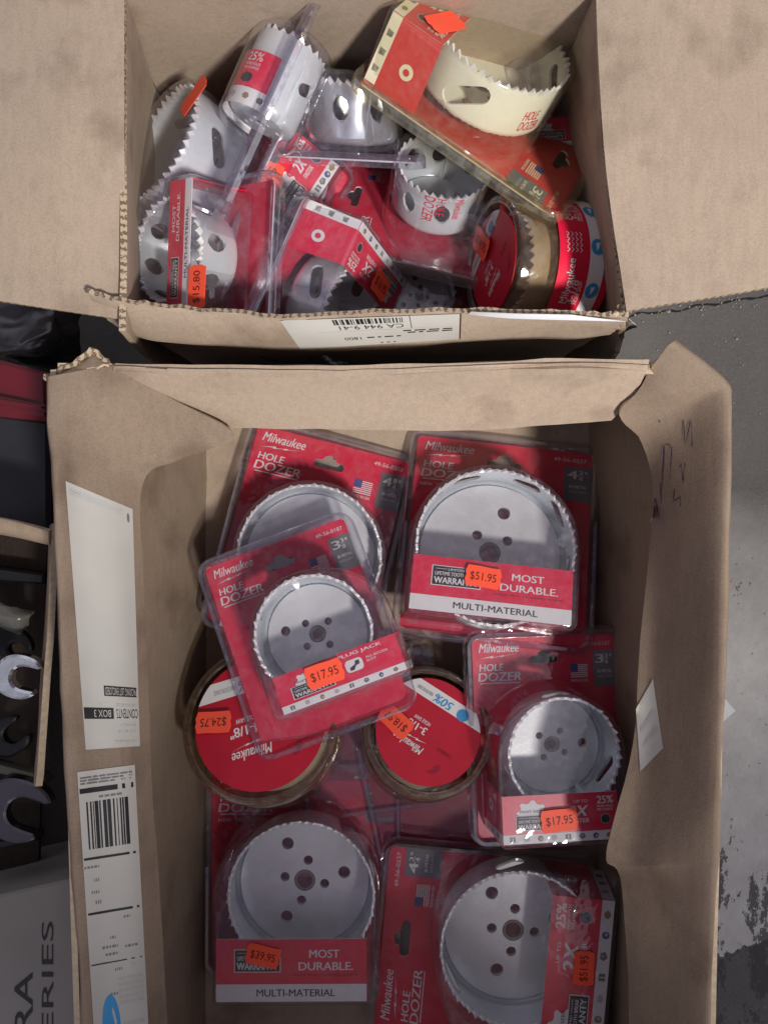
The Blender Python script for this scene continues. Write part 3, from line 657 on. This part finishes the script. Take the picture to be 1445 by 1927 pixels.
bL = wall2('left_flap', [
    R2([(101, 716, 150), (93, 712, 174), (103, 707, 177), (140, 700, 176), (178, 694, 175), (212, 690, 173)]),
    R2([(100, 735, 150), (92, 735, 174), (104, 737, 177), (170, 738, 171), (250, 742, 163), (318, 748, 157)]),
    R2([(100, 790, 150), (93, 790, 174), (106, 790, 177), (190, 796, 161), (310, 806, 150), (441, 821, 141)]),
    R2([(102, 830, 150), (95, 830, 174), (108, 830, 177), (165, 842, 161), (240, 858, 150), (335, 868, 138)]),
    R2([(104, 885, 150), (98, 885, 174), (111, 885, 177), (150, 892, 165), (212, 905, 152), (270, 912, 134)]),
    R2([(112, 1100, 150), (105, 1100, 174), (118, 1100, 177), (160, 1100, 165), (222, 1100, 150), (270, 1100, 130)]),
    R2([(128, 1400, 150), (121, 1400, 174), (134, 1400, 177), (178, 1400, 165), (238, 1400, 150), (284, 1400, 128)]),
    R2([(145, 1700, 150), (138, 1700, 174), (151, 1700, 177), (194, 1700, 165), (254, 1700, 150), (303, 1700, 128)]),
    R2([(164, 1990, 150), (157, 1990, 174), (170, 1990, 177), (208, 1990, 165), (268, 1990, 150), (320, 1990, 128)])], sd=15, su=4, sv=6, thick=3, flip=True, wob=1.2, m=CARDFS)
bT = wall2('top_flap', [
    R2([(200, 684, 150), (400, 690, 150), (600, 691, 150), (720, 689, 150), (900, 683, 150), (1060, 677, 150), (1225, 680, 150)]),
    R2([(214, 688, 176), (400, 695, 175), (600, 697, 175), (720, 694, 176), (900, 688, 177), (1060, 682, 177), (1222, 686, 175)]),
    R2([(230, 700, 174), (400, 704, 174), (600, 705, 174), (720, 702, 174), (900, 698, 175), (1060, 692, 174), (1218, 694, 173)]),
    R2([(330, 754, 152), (440, 752, 153), (600, 752, 154), (720, 750, 155), (900, 748, 154), (1060, 745, 153), (1192, 745, 153)]),
    R2([(432, 806, 131), (500, 808, 132), (600, 808, 133), (720, 810, 134), (900, 808, 133), (1020, 800, 132), (1150, 792, 132)])], sd=16, su=5, sv=6, thick=3, wob=1.0, flip=True)
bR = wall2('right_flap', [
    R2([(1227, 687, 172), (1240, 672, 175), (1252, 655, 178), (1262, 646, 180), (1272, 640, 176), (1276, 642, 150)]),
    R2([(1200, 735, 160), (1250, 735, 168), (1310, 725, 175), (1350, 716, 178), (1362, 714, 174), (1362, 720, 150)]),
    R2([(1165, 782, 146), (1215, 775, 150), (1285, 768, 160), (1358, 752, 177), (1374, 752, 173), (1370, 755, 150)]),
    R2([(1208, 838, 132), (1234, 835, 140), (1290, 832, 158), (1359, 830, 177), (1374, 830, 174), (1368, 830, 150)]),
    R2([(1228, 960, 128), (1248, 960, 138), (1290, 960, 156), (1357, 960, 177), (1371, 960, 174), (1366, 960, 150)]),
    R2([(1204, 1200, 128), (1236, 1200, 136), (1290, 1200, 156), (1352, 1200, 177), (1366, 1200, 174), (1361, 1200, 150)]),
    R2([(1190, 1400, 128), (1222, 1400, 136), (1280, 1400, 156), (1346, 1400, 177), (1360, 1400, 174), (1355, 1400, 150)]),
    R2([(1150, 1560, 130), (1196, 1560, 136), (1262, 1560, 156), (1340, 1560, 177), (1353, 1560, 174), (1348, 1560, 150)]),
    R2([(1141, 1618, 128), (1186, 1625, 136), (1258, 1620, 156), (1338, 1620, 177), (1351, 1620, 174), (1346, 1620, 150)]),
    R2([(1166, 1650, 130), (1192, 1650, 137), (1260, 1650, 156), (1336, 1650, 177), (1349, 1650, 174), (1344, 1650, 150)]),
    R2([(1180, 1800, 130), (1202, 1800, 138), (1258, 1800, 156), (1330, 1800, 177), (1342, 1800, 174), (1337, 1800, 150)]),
    R2([(1186, 1990, 130), (1208, 1990, 138), (1256, 1990, 156), (1322, 1990, 177), (1334, 1990, 174), (1329, 1990, 150)])], sd=17, su=4, sv=5, thick=3, wob=.9, flip=True, rag=.4, m=CARDFS)
# torn layers of the corner
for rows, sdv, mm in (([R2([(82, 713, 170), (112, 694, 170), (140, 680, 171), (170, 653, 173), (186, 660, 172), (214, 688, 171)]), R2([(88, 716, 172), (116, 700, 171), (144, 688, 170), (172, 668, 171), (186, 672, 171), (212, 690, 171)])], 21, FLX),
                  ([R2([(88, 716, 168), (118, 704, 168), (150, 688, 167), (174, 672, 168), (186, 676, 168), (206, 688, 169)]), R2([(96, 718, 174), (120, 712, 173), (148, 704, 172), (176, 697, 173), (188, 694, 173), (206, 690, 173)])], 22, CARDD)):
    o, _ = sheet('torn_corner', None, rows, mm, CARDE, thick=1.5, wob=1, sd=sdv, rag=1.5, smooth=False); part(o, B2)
LB = mat('faint_print', (.42, .42, .41), .6)
def lab1(D):
    D.lines(.04, .955, .86, .985, 3, GREYL, 4); D.blot(circle(.93, .955, .02, 14), GREY)
    D.rect(.40, .205, .97, .245, BLACK); D.text('PACKING LIST ENCLOSED', .97, .24, -.55, -.03, PAPER, 2)
    D.lines(.60, .165, .97, .185, 1, LB, 6); D.lines(.30, .165, .36, .185, 1, LB, 2)
    D.text('CONTENTS', .98, .155, -.38, -.038, BLACK); D.rect(.02, .115, .55, .158, BLACK); D.text('BOX 3', .50, .150, -.30, -.028, PAPER, 2, .01)
    D.lines(.66, .085, .95, .10, 1, LB, 7); D.lines(.62, .06, .95, .075, 1, LB, 9); D.lines(.55, .02, .95, .035, 1, LB, 11)
o = decal('packing_list', None, bL, [(124, 905), (250, 958), (264, 1404), (162, 1411)], lab1, base=PAPER); part(o, B2)
def lab2(D):
    D.lines(.04, .955, .95, .985, 3, GREY, 14); D.rect(.02, .925, .96, .942, BLACK); D.lines(.35, .905, .75, .918, 1, GREY, 5)
    D.bars(.12, .735, .86, .895, 26, BLACK); D.rect(.02, .70, .94, .708, BLACK)
    D.lines(.02, .672, .28, .685, 1, GREY, 3); D.lines(.18, .625, .28, .645, 1, GREY, 3); D.lines(.12, .585, .28, .603, 1, GREY, 4); D.lines(.18, .55, .28, .57, 1, GREY, 6)
    D.rect(.03, .515, .95, .523, BLACK); D.rect(.55, .36, .555, .51, GREYL); D.lines(.66, .488, .80, .502, 1, GREY, 2)
    D.lines(.66, .388, .9, .402, 1, GREY, 8); D.lines(.40, .425, .53, .44, 1, GREY, 8); D.lines(.25, .395, .53, .41, 1, GREY, 9); D.lines(.30, .37, .53, .385, 1, GREY, 12)
    D.rect(.03, .345, .95, .349, BLACK); D.lines(.75, .325, .85, .338, 1, LB, 3); D.lines(.45, .315, .6, .332, 1, GREY, 4)
    D.lines(.5, .20, .95, .30, 5, LB, 5); D.lines(.35, .235, .5, .25, 1, GREY, 6); D.blot([(.33+.17*math.cos(t), .13+.11*math.sin(t)) for t in [2*math.pi*i/20 for i in range(20)]], CYAN)
    D.lines(.55, .05, .95, .15, 4, LB, 15)
o = decal('address_label', None, bL, [(146, 1453), (254, 1439), (283, 1990), (182, 2012)], lab2, base=PAPER); part(o, B2)
def lab3(D):
    D.lines(.15, .55, .85, .72, 1, LB, 3); D.lines(.2, .3, .9, .42, 1, LB, 4)
o = decal('small_label', None, bR, [(1196, 1334), (1228, 1278), (1247, 1408), (1204, 1452)], lab3, base=PAPER, n=6); part(o, B2)
mb = MB()
def stroke(pts, wd_=1.6):
    q = []
    for a, b in zip(pts, pts[1:]): q += [(a[0]+(b[0]-a[0])*i/5, a[1]+(b[1]-a[1])*i/5) for i in range(5)]
    q.append(pts[-1]); vs = []
    for i, p in enumerate(q):
        a, b = q[max(i-1, 0)], q[min(i+1, len(q)-1)]; d = V((b[0]-a[0], b[1]-a[1])).normalized(); w_ = wd_*(.75+.35*math.sin(i*.9))
        vs += [onto(bR, p[0]-d.y*w_/2, p[1]+d.x*w_/2, .4), onto(bR, p[0]+d.y*w_/2, p[1]-d.x*w_/2, .4)]
    mb.add(vs, [(2*i, 2*i+1, 2*i+3, 2*i+2) for i in range(len(q)-1)], PEN)
for st_ in ([(1285, 790), (1288, 838), (1299, 788), (1301, 840)], [(1246, 890), (1250, 838), (1258, 836), (1263, 842), (1259, 902)], [(1277, 880), (1281, 872), (1284, 908), (1288, 870)],
            [(1241, 908), (1243, 948), (1248, 838)], [(1233, 938), (1239, 974), (1231, 936), (1226, 974), (1223, 984)], [(1268, 920), (1266, 944), (1279, 934), (1279, 952)], [(1239, 790), (1242, 796)]): stroke(st_)
part(mb.build('pen_scribble'), B2)

# ------------------------------------------------------------------ saws in the lower box
E = lambda deg, lean=(0, 0): ((-math.sin(math.radians(deg)), math.cos(math.radians(deg)), 0), (lean[0], lean[1], 1))
def flatpack(label, ref, rot, lean, w, h, R, **k):
    y, n = E(rot, lean); n = V(n).normalized(); y = V(y); y = (y-n*y.dot(n)).normalized()
    return make_pack(label, ref, y, n, w, h, R, **k)
flatpack('large carded saw half hidden by the smaller pack priced 17.95, flag by its rim', (584, 1015, 15), -14, (.08, .10), 119, 152, 52, d=28, df=33, spx=(583, 1046), band=(-46, -76, 48, -32), st='durable', number='49-56-0203', size='4', frac=('1', '4'), slots='pair', ang=160, holes=2)
flatpack('carded saw priced 51.95 with slotted rim and white strip reading multi-material', (938, 1013, 23), -6.3, (.03, .25), 135, 148, 56, spx=(934, 1026), bpx=((779, 1042), (1074, 1178)), st='durable', number='49-56-0237', size='4', frac=('3', '4'), new=True, flagon=False,
         stick=((909, 1086), -10-(-6.3)+6.3-6, '$51.95'), slots='big', ang=15)
flatpack('small tilted carded saw lying on the others, priced 17.95 with plug jack print', (575, 1192, 64), 20.2, (-.02, .16), 104, 134, 38.5, spx=(589, 1193), bpx=((512, 1277), (766, 1259)), st='plug', number='49-56-0187', size='3', frac=('3', '8'),
         stick=((611, 1268), -1, '$17.95'), slots='few', ang=95, holes=1)
flatpack('carded saw priced 17.95 against the right flap with glare on its clear edge', (1028, 1382, 46), 1.5, (.07, .05), 104, 140, 38, spx=(1064, 1423), bpx=((944, 1500), (1164, 1578)), st='faster', number='49-56-0167', size='3', frac=('3', '4'),
         stick=((1052, 1544), 4, '$17.95'), slots='few', ang=-60, holes=1, d=38, df=44)
flatpack('carded saw priced 39.95 lying in the dark lower left of the box', (571, 1632, 4), .3, (0, .03), 141, 152, 53.5, spx=(566, 1690), bpx=((407, 1768), (690, 1884)), st='durable', number='49-56-0213', size='4', frac=('1', '8'), new=True, flagon=False,
         stick=((495, 1799), -13, '$39.95'), slots='pair', ang=55)
flatpack('carded saw turned sideways in the lower right corner of the box', (905, 1778, 16), 84.7, (0, 0), 138, 150, 56, spx=(978, 1792), band=(-62, -84, 62, -40), st='faster', number='49-56-0237', size='4', frac=('3', '4'),
         stick=((1098, 1822), 2, '$51.95', 1), slots='few', ang=-25)
make_tub('round tub with red disc lid showing through below the tilted pack, price upside down', (489, 1358, 72), (.28, -.96, 0), (-.06, .46, 1), 53, 58, 41, stick=((402, 1359), -14, '$24.75', 1), size='4-1/8"')
make_tub('round tub with red disc lid reading 3-1/8, wedged beside the right-hand pack', (806, 1374, 60), (-.52, -.86, 0), (.10, .48, 1), 45, 50, 34, stick=((745, 1357), -10, '$18.97'))
flatpack('added dark carded saw filling the gap under the tilted pack and two tubs', (690, 1370, 2), 188, (0, 0), 100, 120, 26, saw=(-30, 4), band=(-40, -60, 40, -34), arts=False, red=REDD, st='plug', number='49-56-0143', slots='few', d=20, df=26, name='carded_hole_saw')  # added pack; its dark red deepens the shade in the gap over the floor
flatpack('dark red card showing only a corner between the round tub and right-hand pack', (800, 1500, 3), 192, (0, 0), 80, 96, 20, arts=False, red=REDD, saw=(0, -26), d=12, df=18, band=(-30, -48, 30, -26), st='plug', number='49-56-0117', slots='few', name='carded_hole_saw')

# ------------------------------------------------------------------ saws in the upper box
YL = (CLEARY, CLEARYE)
# yellowed pack across the heap
eA, eB = P(683, 168, 146), P(1036, 402, 140); yy = (eB-eA).normalized()
make_pack('yellowed carded saw with creamy cup lying across the top of the heap', (860, 286, 143), yy, (.34, .42, .84), 108, 138, 43, anchor=(.5, 0), saw=(0, -12), band=(-47, -66, 47, -34), st='faster', number='49-56-0197', size='3', frac=('7', '8'),
          slots='ess', paint=STEELC, clearm=YL, red=REDF, white=CREAM, ang=-60, d=38, df=44, printed=[('HOLE', 112, 14, 12, 6, .1), ('DOZER', 112, 7, 16, 6, .1)], stick=((838, 42), -20, ''))
# heap front centre: pack on edge
eA, eB = P(573, 356, 130), P(428, 585, 122)
make_pack('carded saw standing on edge with its bent strip of small icons facing up', (571, 372, 132), (eB-eA).normalized(), (.85, -.40, .36), 96, 90, 33, anchor=(.5, -.5), saw=(4, 2), band=(-42, -44, 42, -16), st='faster', slots='few', ang=200,
          stick=((716, 537), 178, '$16.95', 1), d=36, df=42, number='49-56-0153', size='2', frac=('3', '4'))
# heap left: pack whose text runs upwards
make_pack('carded saw priced 15.80 against the left wall, its band text running upward', (512, 482, 132), (-.80, .12, -.55), (-.60, -.06, .85), 88, 88, 30, anchor=(0, -.5), saw=(-2, 4), band=(-40, -20, 36, -1), foot=False, st='durable', slots='oval', ang=0,
          stick=((371, 540), 0, '$15.80'), d=38, df=44, number='49-56-0127', size='2', frac=('1', '2'))
# heap middle: pack with cup leaning up
make_pack('carded saw in the middle of the heap with red print on its silver cup', (800, 402, 60), (-.97, .24, .05), (.12, .46, .88), 104, 128, 31, saw=(0, -6), band=(-44, -64, 44, -46), st='plug', slots='oval', ang=0, paint=STEELW, d=38, df=44, number='49-56-0137', size='2', frac=('1', '2'),
          printed=[('HOLE', 181, 31, 13, 6, 0, 1), ('DOZER', 166, 31, 19, 7, 0, 1), ('Milwaukee', 203, 31, 15, 6, .2, 1)])
# heap top: bright saw in a clear box
make_pack('carded saw at the top of the heap with a bright silver wall and round opening', (655, 287, 72), (1, .05, 0), (.05, .84, .54), 76, 90, 31, saw=(6, 2), band=(-33, -46, 33, -40), st='durable', slots='oval', ang=22, paint=STEELG, d=42, df=50, arts=False)
# left rear: white saw facing the wall
make_pack('carded white saw leaning on the left wall under the narrow one, teeth outward', (424, 345, 82), (.30, .80, .15), (-.66, .28, .68), 92, 108, 39, saw=(0, -3), band=(-38, -50, -10, -44), st='durable', slots='few', ang=-20, paint=STEELW, d=46, df=52, arts=False,
          stick=((365, 180), 60, ''))
# right rear and peeping cards
make_pack('carded saw behind the yellowed pack by the back wall, mostly hidden', (1010, 175, 76), (-.2, .98, 0), (.30, -.10, .95), 78, 96, 24, saw=(0, -6), band=(-34, -46, 34, -28), st='plug', slots='few', number='49-56-0107', d=28, df=34)
make_pack('red card with white splash and price 15 peeping out under the narrow pack', (528, 322, 72), (-.80, .55, .10), (.20, -.25, .95), 52, 80, 14, saw=(0, -20), band=(-23, -30, 23, 4), st='faster', slots='few', number='49-56-0112', d=16, df=21,
          stick=((508, 342), 200, '$15.'))
make_pack('dark red card lying lowest at the front of the heap', (790, 552, 12), (-.5, -.85, 0), (.1, -.15, 1), 76, 96, 24, saw=(0, 4), band=(-34, -46, 34, -20), st='durable', slots='few', number='49-56-0117', d=26, df=32)
make_tub('round tub on its side at the front right with red wrap and white stripe', (922, 494, 112), (0, -.8, .6), (-.955, -.03, .30), 39, 64, 31, wrap=True, stick=((905, 458), 100, '$24.95', 1), size='3-1/8"')

# the narrow saw standing in its two-sided shell
def narrow_pack():
    c = P(518, 168, 132); yv = V((.427, .904, .05)); xv = V((.62, -.25, .74))
    n = yv.cross(V((.12, -.52, .85))).normalized(); n = -n if n.x > 0 else n
    T = frame(c, yv, n)                       # y along the cup, z across the flange, x towards the lens
    root = empty('carded_hole_saw', 'narrow white saw standing upright in clear shell, red wrap reading 25%', 'hole saw', T, 'carded hole saws')
    R = 21; ax = MX(((1, 0, 0, 0), (0, 0, 1, -22), (0, -1, 0, 0), (0, 0, 0, 1)))
    make_saw(root, R, 48, 0, 0, 0, 30, STEELW, [(95, 30, 16, 7, .4), (215, 30, 15, 7, .4), (20, 26, 14, 7, .4)], 2, ax)
    mb = MB(); ring = lambda r, y: [(r*math.cos(2*math.pi*i/48), y, -r*math.sin(2*math.pi*i/48)) for i in range(48)]
    mb.loft([ring(R-4, -32), ring(R+1, -30), ring(R+4, -26), ring(R+4.5, 24), ring(R+3, 29), ring(R-2, 31), ring(4, 31.5)], CLEAR)
    # flange in the plane z = 0
    fo = rrect(-R-16, -88, R+16, 84, 8, 5); fi = rrect(-R-3, -31, R+3, 30, 6, 4)
    mb.flat(fo, [fi], .9, CLEARE); mb.flat(fo, [fi], -.9, CLEARE)
    mb.loft([[(p[0], p[1], 3) for p in offs(fo, -4)], [(p[0], p[1], 3.4) for p in offs(fo, -1)], [(p[0], p[1], 0) for p in offs(fo, 1)], [(p[0], p[1], -3.4) for p in offs(fo, -1)], [(p[0], p[1], -3) for p in offs(fo, -4)]], CLEARE)
    mb.build('clamshell', root)
    b = MB(); rr = R+2.2
    f = lambda a, y: (rr*math.cos(a), y, rr*math.sin(a))
    for y0, y1, m in ((-24, -14, WHITE), (-14, 8, RED)):
        A = [math.radians(8+164*i/28) for i in range(29)]
        b.add([f(a, y0) for a in A]+[f(a, y1) for a in A], [(i, i+1, 30+i, 29+i) for i in range(28)], m, True)
    g = lambda q: (lambda a: V(((rr+.3)*math.cos(a), q[1], (rr+.3)*math.sin(a))))(math.radians(50)-q[0]/rr)
    mid = -6
    b.text('25%', 0, 0, 11, 5, 0, WHITE, .04, 0, 0, lambda q: g((q[0]-4, q[1]+1.5)))
    b.text('MORE HOLES', 0, 0, 11, 1.6, 0, WHITE, 0, 0, 0, lambda q: g((q[0]-4, q[1]-1.2))); b.text('PER CHARGE', 0, 0, 11, 1.6, 0, WHITE, 0, 0, 0, lambda q: g((q[0]-4, q[1]-3.6)))
    b.add([g((1+4.4*math.cos(t), -8.6+3.2*math.sin(t))) for t in [i*.9 for i in range(7)]], [list(range(7))], BLACK)
    for k, (xx, mm) in enumerate(((-13, GREY), (-4, GREYL), (6, BROWN), (15, GREY))):
        b.add([g((xx+2.2*math.cos(t), -19+2*math.sin(t))) for t in [i*1.05+k for i in range(6)]], [list(range(6))], mm)
    b.build('wrap_band', root)
narrow_pack()

# ------------------------------------------------------------------ things on the floor to the left
DARK = mat('black_plastic_film', (.02, .018, .022), .22, 0, .6, bump=.6, bscale=25)
o, _ = sheet('plastic_bag', None, [R2([(-60, 560, 40), (40, 560, 55), (110, 565, 50), (165, 570, 30)]), R2([(-60, 620, 55), (20, 615, 62), (90, 622, 66), (160, 620, 34)]), R2([(-60, 665, 50), (20, 668, 60), (80, 670, 52), (150, 665, 20)]), R2([(-60, 700, 10), (20, 700, 12), (80, 700, 10), (150, 700, 5)])], DARK, DARK, thick=1, wob=9, su=8, sv=8, flip=True)
tag(o, 'crumpled black plastic bag on the floor below the left box flap', 'bag')
mb = MB(); RP = mat('red_enamel', (.16, .012, .022), .3, 0, .5, .2, 30); DG = mat('dark_grey_plastic', (.035, .036, .045), .5, 0, .4, .3, 20)
cs = empty('tool_case', 'dark red lidded tool case with grey side beside the lower box', 'tool case', MX.Translation(P(30, 860, 0))); bpy.context.view_layer.update()
a, b_, c_, d_ = P(-80, 655, 66), P(88, 700, 66), P(92, 792, 66), P(-80, 775, 66)
def slab(name, q, z0, z1, m, root, bev=2):
    s_ = MB(); o2 = offs([(p.x, p.y) for p in q], -bev)
    A = [(p.x, p.y, z0) for p in q]; B_ = [(p.x, p.y, z1-bev) for p in q]; D_ = [(p[0], p[1], z1) for p in o2]
    s_.loft([A, B_, D_], m, True, False); s_.poly(D_, m); o = s_.build(name); part(o, root); return o
slab('lid', [d_, c_, b_, a], 52, 66, RP, cs, 3)
slab('lid_rim', [P(-80, 745, 74), P(86, 775, 74), P(86, 762, 74), P(-80, 728, 74)], 60, 74, RP, cs, 3)
slab('case_side', [P(-80, 1000, 40), P(94, 1000, 40), P(93, 790, 40), P(-80, 770, 40)], ZF+1, 40, DG, cs, 3)

T3 = MX.Translation(P(30, 1250, ZF))
tr_ = empty('cardboard_tray', 'worn cardboard tray holding spanners, at the left edge of the picture', 'box', T3); bpy.context.view_layer.update()
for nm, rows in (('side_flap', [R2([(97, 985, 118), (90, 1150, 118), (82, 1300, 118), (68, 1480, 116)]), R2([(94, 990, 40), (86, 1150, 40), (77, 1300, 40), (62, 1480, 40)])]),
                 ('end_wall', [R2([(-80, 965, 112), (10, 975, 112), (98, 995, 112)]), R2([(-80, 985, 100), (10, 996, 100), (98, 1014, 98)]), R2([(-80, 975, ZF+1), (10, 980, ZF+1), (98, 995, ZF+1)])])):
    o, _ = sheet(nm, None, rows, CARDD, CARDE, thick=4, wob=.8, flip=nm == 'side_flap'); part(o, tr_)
INS = cardboard('dark_tray_cardboard', (.06, .045, .035), (.02, .016, .014))  # much darker brown board for the tray floor
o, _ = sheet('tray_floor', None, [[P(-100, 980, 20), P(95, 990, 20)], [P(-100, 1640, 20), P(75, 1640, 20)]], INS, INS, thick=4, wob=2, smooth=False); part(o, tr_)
def spanner(label, c, R, ang, L, thick, jaw, m):
    T = MX.Translation(P(*c)) @ MX.Rotation(math.radians(ang), 4, 'Z') @ MX.Rotation(math.radians(4), 4, 'Y')
    root = empty('open_end_spanner', label, 'spanner', T, 'spanners in the tray')
    pts = []; h = jaw/2; t0 = math.asin(min(h/R, .95))+.10                # jaw opens along +x
    for i in range(25):
        a = t0+.0+(math.pi-.42-t0)*i/24; r = R*(1+.05*math.sin(3*a)); pts.append((r*math.cos(a), r*math.sin(a)))
    sw = R*.36; pts += [(-R*1.35, sw*1.05), (-R*2, sw), (-L, sw*.9)]
    low = [(x, -y) for x, y in pts][::-1]; low = [(x*(.93 if x > 0 else 1), y) for x, y in low]
    inner = [(R*.70, -h), (R*.35, -h*1.02)]+[(R*.18-h*1.0*math.cos(a), h*math.sin(a)) for a in [math.radians(-80+16*i) for i in range(11)]]+[(R*.35, h*1.02), (R*.70, h)]
    out = pts+low+inner
    mb = MB(); o1 = offs(out, -1.6)
    mb.plate(out, [], -thick/2, thick/2-1, m); mb.loft([[(p[0], p[1], thick/2-1) for p in out], [(p[0], p[1], thick/2) for p in o1]], m, True, False); mb.flat(o1, [], thick/2, m)
    mb.build('spanner_head', root); s_ = MB(); s_.plate(rrect(-L+2, -sw*.5, -R*1.6, sw*.5, 2), [], thick/2-.2, thick/2+.4, GREYL); s_.build('shank_panel', root)
spanner('bright chrome open-end spanner with its jaw facing right', (40, 1272, 82), 15.5, -14, 130, 8, 15.5, CHROME)
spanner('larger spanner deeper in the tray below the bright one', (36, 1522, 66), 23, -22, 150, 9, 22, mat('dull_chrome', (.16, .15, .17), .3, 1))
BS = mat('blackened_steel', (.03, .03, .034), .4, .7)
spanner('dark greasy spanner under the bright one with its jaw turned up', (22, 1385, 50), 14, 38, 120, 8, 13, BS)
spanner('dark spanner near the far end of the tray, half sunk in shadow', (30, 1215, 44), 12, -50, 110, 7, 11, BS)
for i, (q, l_, m_) in enumerate((([(-40, 1432), (80, 1462), (88, 1476), (-40, 1452)], 'greasy steel bar lying above the larger spanner', mat('olive_steel', (.16, .16, .13), .35, .5)), ([(-60, 1590), (70, 1570), (70, 1584), (-60, 1612)], 'thin dark steel bar at the bottom of the tray', BS), ([(-60, 1060), (84, 1080), (82, 1100), (-60, 1090)], 'dark steel bar near the end of the tray', BS))):
    q3 = [P(u, v, 60-i*9) for u, v in q][::-1]; s_ = MB(); A = [(p.x, p.y, 48-i*9) for p in q3]; B_ = [(p.x, p.y, 58-i*9) for p in q3]; D_ = [(p[0], p[1], 60-i*9) for p in offs([(p.x, p.y) for p in q3], -1.5)]
    s_.loft([A, B_, D_], m_, True, False); s_.poly(D_, m_); tag(s_.build('steel_bar'), l_, 'bar')
o, _ = sheet('film_scrap', None, [R2([(-30, 1128, 52), (20, 1140, 60), (62, 1150, 54)]), R2([(-30, 1158, 60), (25, 1165, 66), (58, 1160, 60)]), R2([(-30, 1180, 50), (30, 1192, 56), (45, 1186, 50)])], mat('cloudy_film', (.17, .17, .15), .25, 0, .6), PAPER, thick=.4, wob=5, rag=2, flip=True)
tag(o, 'crumpled scrap of cloudy film above the bright spanner', 'plastic film')
for i in range(1): pass
ct = empty('printed_carton', 'off-white carton with large black capitals at the bottom left', 'carton', MX.Translation(P(60, 1850, ZF))); bpy.context.view_layer.update()
q = [P(-120, 2080, 70), P(172, 2080, 70), P(146, 1652, 70), P(-120, 1712, 70)]
CT = mat('white_carton_board', (.29, .275, .255), .7, 0, .2, .12, 25)
o = slab('carton_top', q, ZF+.5, 70, CT, ct, 1.5)
mb = MB()
def ctext(t, u, v, w_, h_, bold):   # text running up the picture from photo pixel u,v (baseline at u)
    p = P(u, v, 70.3); k = (CAMH-70)/FPX
    mb.text(t, p.x, p.y, w_*k, h_*k, 70.3, BLACK, bold, 0, 90)
ctext('SERIES', 101, 1990, 256, 22, .0); ctext('EXTRA', 62, 2110, 280, 34, .02)
part(mb.build('carton_lettering'), ct)
mb = MB(); q = [P(1362, 1314, ZF), P(1382, 1337, ZF), P(1356, 1360, ZF), P(1330, 1336, ZF)]
mb.plate([(p.x, p.y) for p in q][::-1], [], ZF+.4, ZF+1, WHITE); tag(mb.build('paper_slip'), 'small white paper corner on the floor beside the lower box', 'paper')
